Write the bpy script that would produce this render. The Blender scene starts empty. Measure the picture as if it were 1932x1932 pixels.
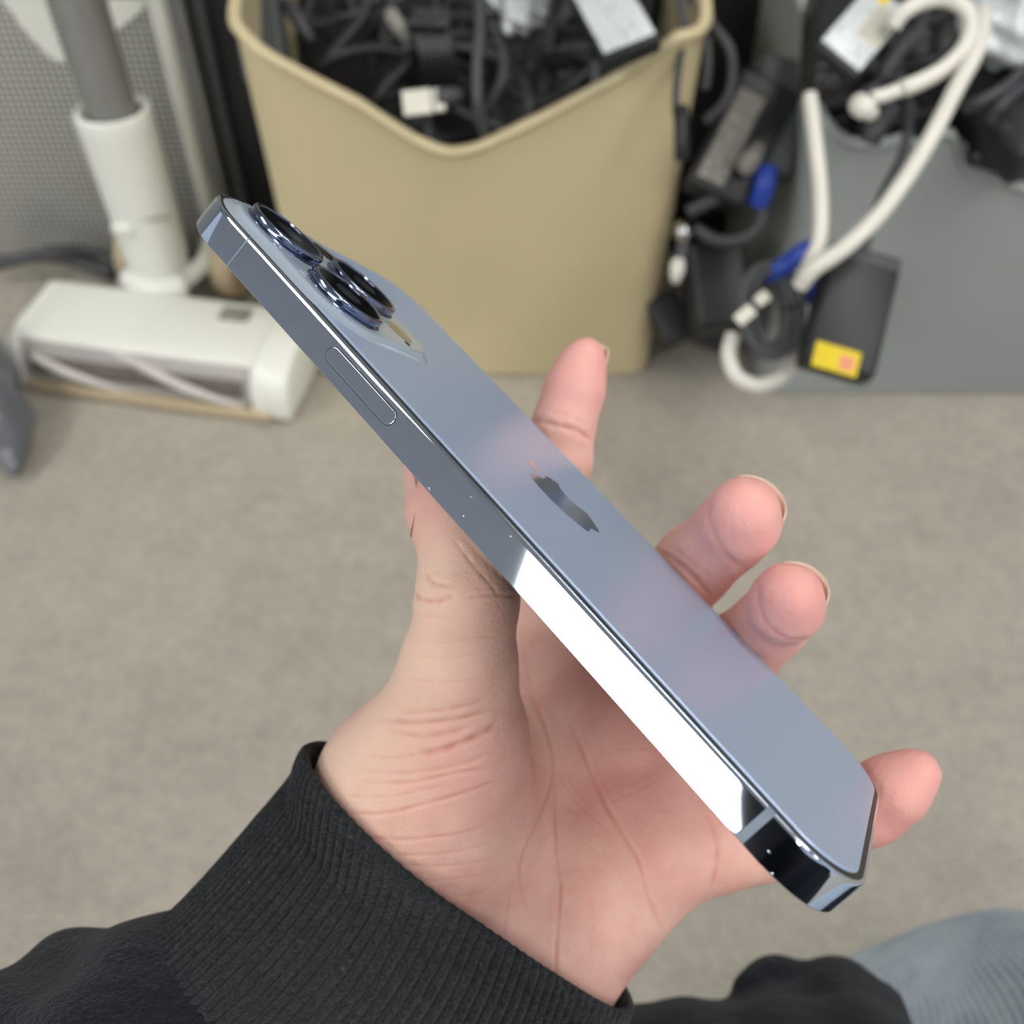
import bpy, bmesh, math, random
import numpy as np
from mathutils import Vector, Matrix

# ------------------------------------------------------------------ camera, light, exposure
F = 1894.0                      # focal length in pixels of the 1932 px frame
H = 0.62                        # camera height
TH = math.radians(48)           # pitch below the horizon
S_, C_ = math.sin(TH), math.cos(TH)
sc = bpy.context.scene
cam_d = bpy.data.cameras.new('camera'); cam = bpy.data.objects.new('camera', cam_d)
sc.collection.objects.link(cam); sc.camera = cam
cam.location = (0, 0, H); cam.rotation_euler = (math.pi/2 - TH, 0, 0)
cam_d.sensor_width = 36; cam_d.lens = 36*F/1932; cam_d.clip_start = 0.01
cam_d.dof.use_dof = True; cam_d.dof.focus_distance = 0.172; cam_d.dof.aperture_fstop = 16.0
sc.view_settings.view_transform = 'Standard'; sc.view_settings.look = 'None'
sc.view_settings.gamma = 1; sc.view_settings.use_curve_mapping = False
sc.view_settings.exposure = 0.0
world = bpy.data.worlds.new('room_air'); sc.world = world; world.use_nodes = True
wb = world.node_tree.nodes['Background']; wb.inputs[0].default_value = (0.80, 0.88, 1.0, 1); wb.inputs[1].default_value = 0.66
LAMP = 9.0
CEIL = 2.5
PANELS = [(-2.27, -2.46, 1.7, 1.58, 0.62), (0.7, -1.7, 1.2, 0.7, 0), (1.7, -0.6, 0.6, 1.2, 0), (1.0, 0.45, 0.6, 1.2, 0), (-1.9, 0.1, 0.7, 1.2, 0), (2.3, -2.4, 0.7, 1.2, 0), (-0.8, -2.9, 1.2, 0.7, 0)]  # first: lamp mirrored in the phone edge; the others: unseen added fill lights

# ------------------------------------------------------------------ frames
M_CV = Matrix(((1, 0, 0, 0), (0, -S_, C_, 0), (0, -C_, -S_, H), (0, 0, 0, 1)))   # (right, down, forward) -> world
M_CVn = np.array(M_CV)
def w(p): return tuple(M_CV @ Vector(p))
def cp(px, py, d): return np.array([(px-966)/F*d, (py-966)/F*d, d])              # camera frame point
def W(px, py, d): return Vector(w(cp(px, py, d)))
def ray(px, py):
    a = M_CV.to_3x3() @ Vector(((px-966)/F, (py-966)/F, 1)); return a
def atz(px, py, z=0.0):
    r = ray(px, py); t = (z-H)/r.z; return Vector((r.x*t, r.y*t, z))
def aty(px, py, y):
    r = ray(px, py); t = y/r.y; return Vector((r.x*t, y, H+r.z*t))
rnd = random.Random(7)
sc_col = sc.collection

# ------------------------------------------------------------------ materials
def srgb(r, g, b):
    f = lambda c: (c/255/12.92) if c/255 <= .04045 else ((c/255+.055)/1.055)**2.4
    return (f(r), f(g), f(b), 1)
MATS = {}
class N:
    def __init__(s, name):
        s.m = bpy.data.materials.new(name); s.m.use_nodes = True
        s.t = s.m.node_tree; s.b = s.t.nodes['Principled BSDF']; MATS[name] = s.m
    def n(s, typ, **k):
        x = s.t.nodes.new(typ)
        for a, v in k.items():
            if a.startswith('i_'): x.inputs[a[2:].replace('_', ' ')].default_value = v
            else: setattr(x, a, v)
        return x
    def l(s, a, b): s.t.links.new(a, b)
    def co(s, scale=(1, 1, 1), rot=(0, 0, 0), which='Object'):
        tc = s.n('ShaderNodeTexCoord'); mp = s.n('ShaderNodeMapping')
        mp.inputs['Scale'].default_value = scale; mp.inputs['Rotation'].default_value = rot
        s.l(tc.outputs[which], mp.inputs[0]); return mp.outputs[0]
    def noise(s, co, scale, detail=3, rough=.5):
        x = s.n('ShaderNodeTexNoise'); x.inputs['Scale'].default_value = scale; x.inputs['Detail'].default_value = detail
        x.inputs['Roughness'].default_value = rough; s.l(co, x.inputs['Vector']); return x.outputs[0]
    def ramp(s, fac, stops):
        r = s.n('ShaderNodeValToRGB'); e = r.color_ramp.elements
        while len(e) < len(stops): e.new(.5)
        for i, (p, c) in enumerate(stops): e[i].position = p; e[i].color = c
        s.l(fac, r.inputs[0]); return r.outputs[0]
    def mix(s, fac, a, b, mode='MIX'):
        x = s.n('ShaderNodeMix', data_type='RGBA', blend_type=mode)
        for sock, v in ((0, fac), (6, a), (7, b)):
            if isinstance(v, (int, float, tuple)): x.inputs[sock].default_value = v
            else: s.l(v, x.inputs[sock])
        return x.outputs[2]
    def bump(s, h, strength, dist, base=None):
        x = s.n('ShaderNodeBump'); x.inputs['Strength'].default_value = strength; x.inputs['Distance'].default_value = dist
        s.l(h, x.inputs['Height'])
        if base: s.l(base, x.inputs['Normal'])
        return x.outputs[0]
def mat(name, col, rough=.5, metal=0., spec=.5, coat=0., noise=None, bump=None, sheen=0.):
    k = N(name); b = k.b
    b.inputs['Base Color'].default_value = col; b.inputs['Roughness'].default_value = rough
    b.inputs['Metallic'].default_value = metal; b.inputs['Specular IOR Level'].default_value = spec
    b.inputs['Coat Weight'].default_value = coat; b.inputs['Sheen Weight'].default_value = sheen
    co = k.co()
    sc_, amt = noise or (25, .12)
    f = k.noise(co, sc_)
    d = tuple(c*(1-amt) for c in col[:3])+(1,); l_ = tuple(min(1, c*(1+amt)) for c in col[:3])+(1,)
    k.l(k.ramp(f, [(.3, d), (.7, l_)]), b.inputs['Base Color'])
    if bump: k.l(k.bump(k.noise(co, bump[0]), bump[1], bump[2]), b.inputs['Normal'])
    return k.m

# floor: mottled sheet flooring
k = N('floor_vinyl'); co = k.co(which='Object')
a = k.noise(co, 22, 4, .6); b_ = k.noise(co, 95, 3, .6); c_ = k.noise(co, 420, 2, .6)
col = k.ramp(a, [(.3, srgb(138, 133, 122)), (.5, srgb(156, 149, 138)), (.7, srgb(168, 161, 148))])
col = k.mix(.35, col, k.ramp(b_, [(.3, srgb(140, 135, 125)), (.5, srgb(172, 165, 152)), (.72, srgb(200, 193, 178))]))
col = k.mix(.3, col, k.ramp(c_, [(.35, srgb(120, 114, 104)), (.65, srgb(205, 198, 184))]))
v = k.n('ShaderNodeTexVoronoi'); v.inputs['Scale'].default_value = 5.5; v.inputs['Randomness'].default_value = 1
k.l(co, v.inputs['Vector'])
col = k.mix(k.ramp(v.outputs['Distance'], [(.0, (1, 1, 1, 1)), (.025, (.8, .8, .8, 1)), (.05, (0, 0, 0, 1))]), col, srgb(98, 94, 90))
k.l(col, k.b.inputs['Base Color']); k.b.inputs['Roughness'].default_value = .62
k.l(k.bump(c_, .25, .001), k.b.inputs['Normal'])

# skin
k = N('skin'); co = k.co()
at = k.n('ShaderNodeAttribute', attribute_name='tone')      # r: fingertip pink, g: crease, b: back of thumb
sep = k.n('ShaderNodeSeparateColor'); k.l(at.outputs['Color'], sep.inputs[0])
n1 = k.noise(co, 70, 4, .6)
n2 = k.noise(co, 350, 3, .6)
base = k.ramp(n1, [(.32, srgb(222, 168, 154)), (.5, srgb(230, 182, 168)), (.68, srgb(238, 194, 178))])
base = k.mix(k.ramp(n2, [(.5, (0, 0, 0, 1)), (.8, (.35, .35, .35, 1))]), base, srgb(222, 150, 142))
base = k.mix(sep.outputs[2], base, srgb(238, 206, 184))
base = k.mix(sep.outputs[0], base, srgb(232, 158, 154))
base = k.mix(sep.outputs[1], base, srgb(204, 128, 108))
k.l(base, k.b.inputs['Base Color'])
k.b.inputs['Roughness'].default_value = .52; k.b.inputs['Subsurface Weight'].default_value = .22
k.b.inputs['Subsurface Radius'].default_value = (1, .35, .2); k.b.inputs['Subsurface Scale'].default_value = .004
k.b.inputs['Specular IOR Level'].default_value = .4
v = k.n('ShaderNodeTexVoronoi', feature='DISTANCE_TO_EDGE'); v.inputs['Scale'].default_value = 850
mpd = k.mix(.55, co, k.n('ShaderNodeTexNoise').outputs[1], 'ADD'); k.l(co, v.inputs['Vector'])
wv = k.n('ShaderNodeTexWave'); wv.inputs['Scale'].default_value = 160; wv.inputs['Distortion'].default_value = 5; wv.inputs['Detail'].default_value = 3
k.l(k.co(rot=(.4, .2, .9)), wv.inputs['Vector'])
b1 = k.bump(k.ramp(v.outputs[0], [(0, (0, 0, 0, 1)), (.25, (1, 1, 1, 1))]), .13, .0003)
b2 = k.bump(wv.outputs[1], .12, .0003, b1)
b3 = k.bump(n2, .2, .0006, b2)
k.l(b3, k.b.inputs['Normal'])

# fabrics
def knit(name, c0, c1, scale, rib=None):
    k = N(name); co = k.co()
    n = k.noise(co, scale, 3, .7); m = k.noise(co, scale*.12, 3, .6)
    col = k.ramp(n, [(.3, c0), (.75, c1)])
    fl = k.noise(co, scale*.45, 1, .3)
    col = k.mix(k.ramp(fl, [(.76, (0, 0, 0, 1)), (.79, (.5, .5, .5, 1))]), col, srgb(90, 92, 94))
    k.l(col, k.b.inputs['Base Color']); k.b.inputs['Roughness'].default_value = .95
    k.b.inputs['Specular IOR Level'].default_value = .15; k.b.inputs['Sheen Weight'].default_value = .12
    k.l(k.bump(m, .4, .004, k.bump(n, .9, .0012)), k.b.inputs['Normal'])
    return k.m
knit('black_knit', srgb(20, 22, 25), srgb(56, 59, 62), 1300)
knit('black_jersey', srgb(14, 17, 24), srgb(30, 34, 43), 900)
k = N('denim'); co = k.co(scale=(1, 1, 1), rot=(0, 0, .12))
wv = k.n('ShaderNodeTexWave', wave_type='BANDS', bands_direction='X'); wv.inputs['Scale'].default_value = 150; wv.inputs['Distortion'].default_value = 1.2
wv.inputs['Detail'].default_value = 2; wv.inputs['Detail Scale'].default_value = .3; k.l(co, wv.inputs['Vector'])
n = k.noise(co, 45, 4, .6); n2 = k.noise(co, 900, 2, .6)
col = k.ramp(n, [(.3, srgb(138, 162, 190)), (.5, srgb(168, 188, 210)), (.72, srgb(200, 213, 224))])
col = k.mix(k.ramp(wv.outputs[1], [(.35, (0, 0, 0, 1)), (.75, (.9, .9, .9, 1))]), col, srgb(212, 218, 218))
col = k.mix(k.ramp(n2, [(.4, (0, 0, 0, 1)), (.8, (.4, .4, .4, 1))]), col, srgb(90, 108, 130))
k.l(col, k.b.inputs['Base Color']); k.b.inputs['Roughness'].default_value = .9
k.l(k.bump(wv.outputs[1], .5, .0006), k.b.inputs['Normal'])

# phone
k = N('polished_steel_blue'); k.b.inputs['Base Color'].default_value = srgb(204, 214, 230); k.b.inputs['Metallic'].default_value = 1
co = k.co(); n = k.noise(co, 900, 2, .5)
sc1 = k.n('ShaderNodeTexVoronoi'); sc1.inputs['Scale'].default_value = 650; k.l(k.co(scale=(1, .5, 1)), sc1.inputs['Vector'])
msk = k.noise(k.co(), 60, 2, .5)
mm = k.n('ShaderNodeMath', operation='MULTIPLY'); 
k.l(k.ramp(sc1.outputs['Distance'], [(.0, (1, 1, 1, 1)), (.09, (0, 0, 0, 1))]), mm.inputs[0]); k.l(k.ramp(msk, [(.58, (0, 0, 0, 1)), (.66, (1, 1, 1, 1))]), mm.inputs[1])
rr = k.ramp(mm.outputs[0], [(0, (.035, .035, .035, 1)), (1, (.45, .45, .45, 1))]); k.l(rr, k.b.inputs['Roughness'])
k.l(k.bump(mm.outputs[0], .5, .0002), k.b.inputs['Normal'])
k = N('frosted_glass_blue'); k.b.inputs['Metallic'].default_value = .35; k.b.inputs['Roughness'].default_value = .33
n = k.noise(k.co(), 4000, 1, .5)
k.l(k.ramp(n, [(.3, srgb(170, 188, 216)), (.7, srgb(176, 194, 222))]), k.b.inputs['Base Color'])
k.b.inputs['Specular IOR Level'].default_value = .6
mat('plateau_glass', srgb(176, 190, 204), .08, .25, .7, 0, (60, .03))
mat('emblem_mirror', srgb(186, 198, 214), .12, .8, .6, 0, (60, .03))
mat('black_gasket', srgb(10, 11, 13), .4)
mat('antenna_plastic', srgb(112, 126, 142), .35, 0, .5, 0, (200, .04))
mat('lens_chrome', srgb(128, 138, 164), .12, 1, .5, 0, (90, .02))
mat('lens_glass_black', (.003, .003, .004, 1), .08, 0, .5, 0, (90, .02)); MATS['lens_glass_black'].node_tree.nodes['Principled BSDF'].inputs['IOR'].default_value = 1.09
mat('lens_coating', srgb(16, 18, 34), .15, 0, .3, 0, (90, .1))
mat('flash_lens', srgb(150, 138, 104), .25, 0, .6, 0, (900, .12))
mat('screen_glass', (.004, .004, .005, 1), .03, 0, .6, 0)
mat('nail', srgb(226, 200, 178), .28, 0, .5, .3, (160, .05))
# background
mat('beige_plastic', srgb(196, 182, 144), .42, 0, .45, 0, (5, .05), (9, .12, .01))
mat('grey_plastic', srgb(146, 151, 148), .5, 0, .4, 0, (5, .05), (9, .12, .01))
mat('white_plastic', srgb(226, 227, 218), .35, 0, .5, .15, (12, .02))
mat('pole_metal', srgb(150, 150, 148), .34, .55, .5, 0, (8, .03))
mat('wheel_beige', srgb(188, 172, 142), .6, 0, .4, 0, (20, .04))
mat('shadow_gap', srgb(60, 58, 54), .8)  # plain dark grey-brown for the vacuum axle
mat('black_plastic', srgb(30, 31, 33), .42, 0, .4, 0, (40, .08))
mat('black_rubber', srgb(38, 38, 42), .45, 0, .45, 0, (60, .08))
mat('grey_rubber', srgb(66, 66, 70), .5, 0, .45, 0, (60, .08))
mat('dark_grey_plastic', srgb(66, 69, 70), .5, 0, .4, 0, (40, .06))
mat('white_cable', srgb(218, 214, 204), .38, 0, .5, 0, (40, .03))
mat('blue_plastic', srgb(28, 62, 158), .4, 0, .5, 0, (30, .05))
mat('yellow_paper', srgb(222, 196, 34), .6, 0, .4, 0, (60, .05))
mat('pink_print', srgb(226, 150, 112), .6, 0, .4, 0, (60, .05))
mat('tag_paper', srgb(214, 210, 196), .6, 0, .4, 0, (50, .05))
mat('tag_grey', srgb(132, 130, 122), .6, 0, .4, 0, (180, .3))
mat('chrome', srgb(190, 190, 190), .15, 1)
mat('bristle_white', srgb(196, 190, 186), .8)
mat('dull_red', srgb(150, 112, 102), .8)
mat('silver_plastic', srgb(188, 190, 186), .35, .2)
mat('ring_metal', srgb(120, 118, 116), .35, .8)
mat('nail_pink', srgb(232, 182, 172), .3, 0, .5, .2, (160, .04))
mat('gold_metal', srgb(190, 160, 90), .3, 1)
mat('wall_paint', srgb(150, 150, 146), .9)
mat('ceiling_tile', srgb(188, 191, 195), .95, 0, .3, 0, (8, .04))
mat('bag_plastic', srgb(96, 98, 104), .25, 0, .6, .3, (30, .1), (18, .5, .01))
# printed silver label
k = N('silver_label'); br = k.n('ShaderNodeTexBrick'); br.inputs['Scale'].default_value = 1
co = k.co(scale=(260, 110, 1)); k.l(co, br.inputs['Vector'])
n = k.noise(k.co(scale=(1, .35, 1)), 420, 3, .7)
k.l(k.ramp(n, [(.48, srgb(206, 212, 212)), (.56, srgb(206, 212, 212)), (.66, srgb(140, 146, 150))]), k.b.inputs['Base Color'])
k.b.inputs['Roughness'].default_value = .4; k.b.inputs['Metallic'].default_value = .15
# perforated sheet
pi_ = math.pi
k = N('perforated_metal'); tc = k.n('ShaderNodeTexCoord')
mp = k.n('ShaderNodeMapping'); mp.inputs['Rotation'].default_value = (pi_/2, 0, 0); k.l(tc.outputs['Object'], mp.inputs[0])
v = k.n('ShaderNodeTexVoronoi', voronoi_dimensions='2D'); v.inputs['Scale'].default_value = 165; v.inputs['Randomness'].default_value = 0; k.l(mp.outputs[0], v.inputs['Vector'])
dots = k.ramp(v.outputs['Distance'], [(.30, (0, 0, 0, 1)), (.40, (1, 1, 1, 1))])
k.l(k.mix(dots, srgb(40, 40, 38), srgb(206, 206, 200)), k.b.inputs['Base Color'])
k.b.inputs['Roughness'].default_value = .38; k.b.inputs['Metallic'].default_value = .3
# roller brush
mat('roller_bristle', srgb(104, 96, 92), .8, 0, .3, 0, (60, .15), (500, .6, .002))
# clear plastic window
k = N('clear_plastic'); k.b.inputs['Base Color'].default_value = srgb(225, 220, 216); k.b.inputs['Roughness'].default_value = .06
k.b.inputs['Alpha'].default_value = .42
# lamp
k = N('lamp_diffuser'); k.b.inputs['Emission Color'].default_value = (1, .985, .95, 1); k.b.inputs['Emission Strength'].default_value = LAMP
k.b.inputs['Base Color'].default_value = (.8, .8, .8, 1)

# ------------------------------------------------------------------ mesh helpers
def link(name, me, m=None, parent=None, smooth=True):
    o = bpy.data.objects.new(name, me); sc_col.objects.link(o)
    if m: me.materials.append(MATS[m])
    if smooth and len(me.polygons): me.polygons.foreach_set('use_smooth', [True]*len(me.polygons))
    if parent: o.parent = parent
    return o
def pyd(name, v, f, m=None, parent=None, smooth=True):
    me = bpy.data.meshes.new(name); me.from_pydata([tuple(map(float, x)) for x in v], [], [tuple(x) for x in f]); me.update()
    return link(name, me, m, parent, smooth)
def bm_obj(name, bm, m=None, parent=None, smooth=True, sharp=40):
    me = bpy.data.meshes.new(name); bmesh.ops.recalc_face_normals(bm, faces=bm.faces); bm.to_mesh(me); bm.free()
    o = link(name, me, m, parent, smooth)
    if smooth: me.set_sharp_from_angle(angle=math.radians(sharp))
    return o
def box_bm(bm, size, mtx=Matrix(), bev=0., seg=2):
    r = bmesh.ops.create_cube(bm, size=1)
    vs = r['verts']; bmesh.ops.scale(bm, vec=size, verts=vs)
    if bev > 0:
        es = list({e for v in vs for e in v.link_edges})
        out = bmesh.ops.bevel(bm, geom=es, offset=bev, segments=seg, affect='EDGES', profile=.5)
        vs = list({v for v in out['verts']} | {v for v in vs if v.is_valid})
    bmesh.ops.transform(bm, matrix=mtx, verts=vs); return vs
def box(name, size, m, parent=None, mtx=Matrix(), bev=.002, seg=2):
    bm = bmesh.new(); box_bm(bm, size, mtx, bev, seg); return bm_obj(name, bm, m, parent)
def lathe(name, prof, m, parent=None, n=48, mtx=Matrix(), close=False):
    v, f = [], []
    L = len(prof)
    for i in range(n):
        a = 2*math.pi*i/n
        for r, z in prof: v.append(mtx @ Vector((r*math.cos(a), r*math.sin(a), z)))
    for i in range(n):
        j = (i+1) % n
        for q in range(L-1): f.append((i*L+q, j*L+q, j*L+q+1, i*L+q+1))
    bm = bmesh.new(); bv = [bm.verts.new(x) for x in v]
    for q in f: bm.faces.new([bv[i] for i in q])
    bmesh.ops.remove_doubles(bm, verts=bm.verts, dist=1e-7)
    return bm_obj(name, bm, m, parent)
def spline(pts, n=10):
    P = [np.array(p, float) for p in pts]; P = [2*P[0]-P[1]]+P+[2*P[-1]-P[-2]]; out = []
    for i in range(1, len(P)-2):
        for j in range(n):
            t = j/n; a, b, c, d = P[i-1], P[i], P[i+1], P[i+2]
            out.append(.5*((2*b)+(-a+c)*t+(2*a-5*b+4*c-d)*t*t+(-a+3*b-3*c+d)*t**3))
    out.append(P[-2]); return out
def tube(name, pts, r, m, parent=None, ns=8, n=8, cap=True):
    P = spline(pts, n); rr = r if callable(r) else (lambda t: r)
    v, f = [], []
    T = np.gradient(np.array(P), axis=0); up = np.array([.3, .2, 1.])
    for i, (p, t) in enumerate(zip(P, T)):
        t = t/(np.linalg.norm(t)+1e-9); a = np.cross(up, t)
        if np.linalg.norm(a) < 1e-3: a = np.cross([1, 0, 0], t)
        a /= np.linalg.norm(a); b = np.cross(t, a); up = b
        q = rr(i/(len(P)-1))
        for k_ in range(ns):
            an = 2*math.pi*k_/ns; v.append(p+q*(math.cos(an)*a+math.sin(an)*b))
    for i in range(len(P)-1):
        for k_ in range(ns):
            k2 = (k_+1) % ns; f.append((i*ns+k_, i*ns+k2, (i+1)*ns+k2, (i+1)*ns+k_))
    if cap:
        f.append(tuple(range(ns))[::-1]); f.append(tuple(range((len(P)-1)*ns, len(P)*ns)))
    return pyd(name, v, f, m, parent)
def tag(o, label=None, cat=None, group=None, kind=None):
    for k_, v_ in (('label', label), ('category', cat), ('group', group), ('kind', kind)):
        if v_: o[k_] = v_
    return o
def empty(name, loc, rot=None):
    o = bpy.data.objects.new(name, None); sc_col.objects.link(o); o.empty_display_size = .02
    if isinstance(loc, Matrix): o.matrix_world = loc
    else: o.location = loc
    if rot: o.rotation_euler = rot
    return o
def orient(loc, xdir, ydir):
    x = Vector(xdir).normalized(); z = x.cross(Vector(ydir)).normalized(); y = z.cross(x)
    m = Matrix((x, y, z)).transposed().to_4x4(); m.translation = Vector(loc); return m

# ---- signed distance surfaces (camera frame metres)
def smin(a, b, k):
    h = np.clip(.5+.5*(b-a)/k, 0, 1); return b*(1-h)+a*h-k*h*(1-h)
def cone_d(P, a, b, ra, rb):
    a = np.asarray(a, np.float32); b = np.asarray(b, np.float32); ba = b-a
    h = np.clip(((P-a)@ba)/(ba@ba+1e-12), 0, 1)
    return np.sqrt(((P-a-h[:, None]*ba)**2).sum(1))-(ra+(rb-ra)*h)
def chain_d(P, js, k=.003):
    d = None
    for (a, ra), (b, rb) in zip(js[:-1], js[1:]):
        e = cone_d(P, a, b, ra, rb); d = e if d is None else smin(d, e, k)
    return d
def surface_nets(fn, lo, hi, h):
    lo = np.array(lo); n = np.ceil((np.array(hi)-lo)/h).astype(int)+1
    gx, gy, gz = [lo[i]+h*np.arange(n[i]) for i in range(3)]
    D = np.empty(n, np.float32)
    for i0 in range(0, n[0], 16):
        X = np.stack(np.meshgrid(gx[i0:i0+16], gy, gz, indexing='ij'), -1).astype(np.float32)
        D[i0:i0+16] = fn(X.reshape(-1, 3)).reshape(X.shape[:3])
    ins = D < 0
    cell = np.zeros(tuple(n-1), bool); cnt = np.zeros(tuple(n-1), int)
    sl = lambda o: tuple(slice(o[i], n[i]-1+o[i]) for i in range(3))
    offs = [(a, b, c) for a in (0, 1) for b in (0, 1) for c in (0, 1)]
    for o in offs: cnt += ins[sl(o)]
    act = (cnt > 0) & (cnt < 8); idx = -np.ones(tuple(n-1), int); A = np.argwhere(act); idx[act] = np.arange(len(A))
    acc = np.zeros((len(A), 3)); num = np.zeros(len(A))
    vals = {o: D[A[:, 0]+o[0], A[:, 1]+o[1], A[:, 2]+o[2]] for o in offs}
    for o in offs:
        for ax in range(3):
            if o[ax] == 0:
                o2 = list(o); o2[ax] = 1; o2 = tuple(o2)
                a, b = vals[o], vals[o2]; c = (a < 0) != (b < 0)
                t = np.where(c, a/(a-b+1e-20), 0); p = np.tile(np.array(o, float), (len(A), 1)); p[:, ax] = t
                acc[c] += p[c]; num[c] += 1
    V = lo+(A+acc/num[:, None])*h
    Fs = []
    for ax in range(3):
        u, v_ = (ax+1) % 3, (ax+2) % 3
        s0 = [slice(1, n[i]-1) for i in range(3)]; s0[ax] = slice(0, n[ax]-1)
        s1 = list(s0); s1[ax] = slice(1, n[ax])
        ch = ins[tuple(s0)] != ins[tuple(s1)]; E = np.argwhere(ch)
        base = E+np.array([s.start for s in s0]); inside = ins[base[:, 0], base[:, 1], base[:, 2]]
        def g(du, dv):
            q = base.copy(); q[:, u] -= du; q[:, v_] -= dv; return idx[q[:, 0], q[:, 1], q[:, 2]]
        q = np.stack([g(1, 1), g(0, 1), g(0, 0), g(1, 0)], 1); q[~inside] = q[~inside][:, ::-1]
        Fs.append(q)
    Fc = np.concatenate(Fs); Fc = Fc[(Fc >= 0).all(1)]
    return V, Fc
def mesh_np(name, V, Fc):
    me = bpy.data.meshes.new(name); me.vertices.add(len(V)); me.vertices.foreach_set('co', V.astype(np.float32).ravel())
    me.loops.add(Fc.size); me.loops.foreach_set('vertex_index', Fc.astype(np.int32).ravel())
    me.polygons.add(len(Fc)); me.polygons.foreach_set('loop_start', np.arange(0, Fc.size, 4, dtype=np.int32))
    me.update(calc_edges=True); me.validate(); return me
def subdivided(me, lv):
    o = bpy.data.objects.new('tmp', me); sc_col.objects.link(o)
    md = o.modifiers.new('s', 'SUBSURF'); md.levels = lv
    dg = bpy.context.evaluated_depsgraph_get(); m2 = bpy.data.meshes.new_from_object(o.evaluated_get(dg))
    bpy.data.objects.remove(o); bpy.data.meshes.remove(me); return m2
def get_v(me):
    a = np.empty(len(me.vertices)*3, np.float32); me.vertices.foreach_get('co', a); return a.reshape(-1, 3).astype(float)
def get_n(me):
    a = np.empty(len(me.vertices)*3, np.float32); me.vertices.foreach_get('normal', a); return a.reshape(-1, 3).astype(float)
def set_v(me, V): me.vertices.foreach_set('co', V.astype(np.float32).ravel()); me.update()
def tow(V): return V@M_CVn[:3, :3].T+M_CVn[:3, 3]
def pix(V): return np.stack([966+F*V[:, 0]/V[:, 2], 966+F*V[:, 1]/V[:, 2]], 1)
def seg_dist(P, poly):
    best = np.full(len(P), 1e9)
    for a, b in zip(poly[:-1], poly[1:]):
        a = np.array(a, float); b = np.array(b, float); d = b-a
        t = np.clip(((P-a)@d)/(d@d+1e-9), 0, 1); best = np.minimum(best, np.hypot(*(P-a-t[:, None]*d).T))
    return best

# ================================================================== SETTING
def plane(name, pts, m, kind='structure', sub=1):
    o = pyd(name, pts, [tuple(range(len(pts)))], m, smooth=False); tag(o, kind=kind); return o
plane('floor', [(-4, -4, 0), (4, -4, 0), (4, 2.2, 0), (-4, 2.2, 0)], 'floor_vinyl')
plane('wall_back', [(-4, 2.2, 0), (4, 2.2, 0), (4, 2.2, CEIL), (-4, 2.2, CEIL)], 'wall_paint')
plane('ceiling', [(-4, -4, CEIL), (-4, 2.2, CEIL), (4, 2.2, CEIL), (4, -4, CEIL)], 'ceiling_tile')
for i, (x, y, sx, sy, rz) in enumerate(PANELS):
    e = empty('ceiling_light', (x, y, CEIL-.02), (0, 0, rz))
    tag(e, 'white rectangular ceiling light panel above the room', 'ceiling light', 'ceiling light panels overhead')
    box('diffuser', (sx, sy, .012), 'lamp_diffuser', e, Matrix.Translation((0, 0, -.006)), .002)
    for s in (-1, 1):
        box('frame', (.02, sy+.04, .03), 'white_plastic', e, Matrix.Translation((s*(sx/2+.01), 0, 0)), .002)
        box('frame', (sx, .02, .03), 'white_plastic', e, Matrix.Translation((0, s*(sy/2+.01), 0)), .002)

# ================================================================== PHONE
from math import pi, cos, sin, radians
RV = Vector((1.9885, -.5164, 1.3656)); PT = Vector((.0069, 0, .1936))
Rp = Matrix.Rotation(RV.length, 4, RV.normalized())
phone = empty('smartphone', M_CV @ Matrix.Translation(PT) @ Rp)
tag(phone, 'pale blue smartphone with triple camera and polished steel edge held in hand', 'smartphone')
PW, PL, PR = .0781, .1608, .0129
def rrect(Wd, L, r, z, n=14, k=0.):
    out = []
    for cx, cy, a0 in ((Wd/2-r, L/2-r, 0), (-Wd/2+r, L/2-r, 90), (-Wd/2+r, -L/2+r, 180), (Wd/2-r, -L/2+r, 270)):
        for a in np.linspace(a0, a0+90, n): out.append((cx+r*cos(radians(a)), cy+r*sin(radians(a)), z))
    return out
def ring_loft(name, rings, m, parent, cap0=False, cap1=False, sharp=35):
    n = len(rings[0]); bm = bmesh.new(); vs = [[bm.verts.new(p) for p in r] for r in rings]
    for a, b in zip(vs[:-1], vs[1:]):
        for i in range(n): bm.faces.new((a[i], a[(i+1) % n], b[(i+1) % n], b[i]))
    if cap0: bm.faces.new(vs[0][::-1])
    if cap1: bm.faces.new(vs[-1])
    return bm_obj(name, bm, m, parent, True, sharp)
HT = .00327
rings = []
prof = [(.0010, -HT+.0004), (.0009, -HT), (.00014, -HT)]
for i in range(11):
    u = -1+2*i/10; prof.append((-.00004*(1-u*u)+.00003, u*(HT-.00012) if u < 0 else u*(HT-.0003)))
prof += [(.00009, HT-.00014), (.0002, HT-.00005), (.00042, HT), (.0007, HT+.00002), (.0008, HT-.0004)]
for ins, z in prof: rings.append(rrect(PW-2*ins, PL-2*ins, PR-ins, z))
ring_loft('frame', rings, 'polished_steel_blue', phone, sharp=33)
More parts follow.
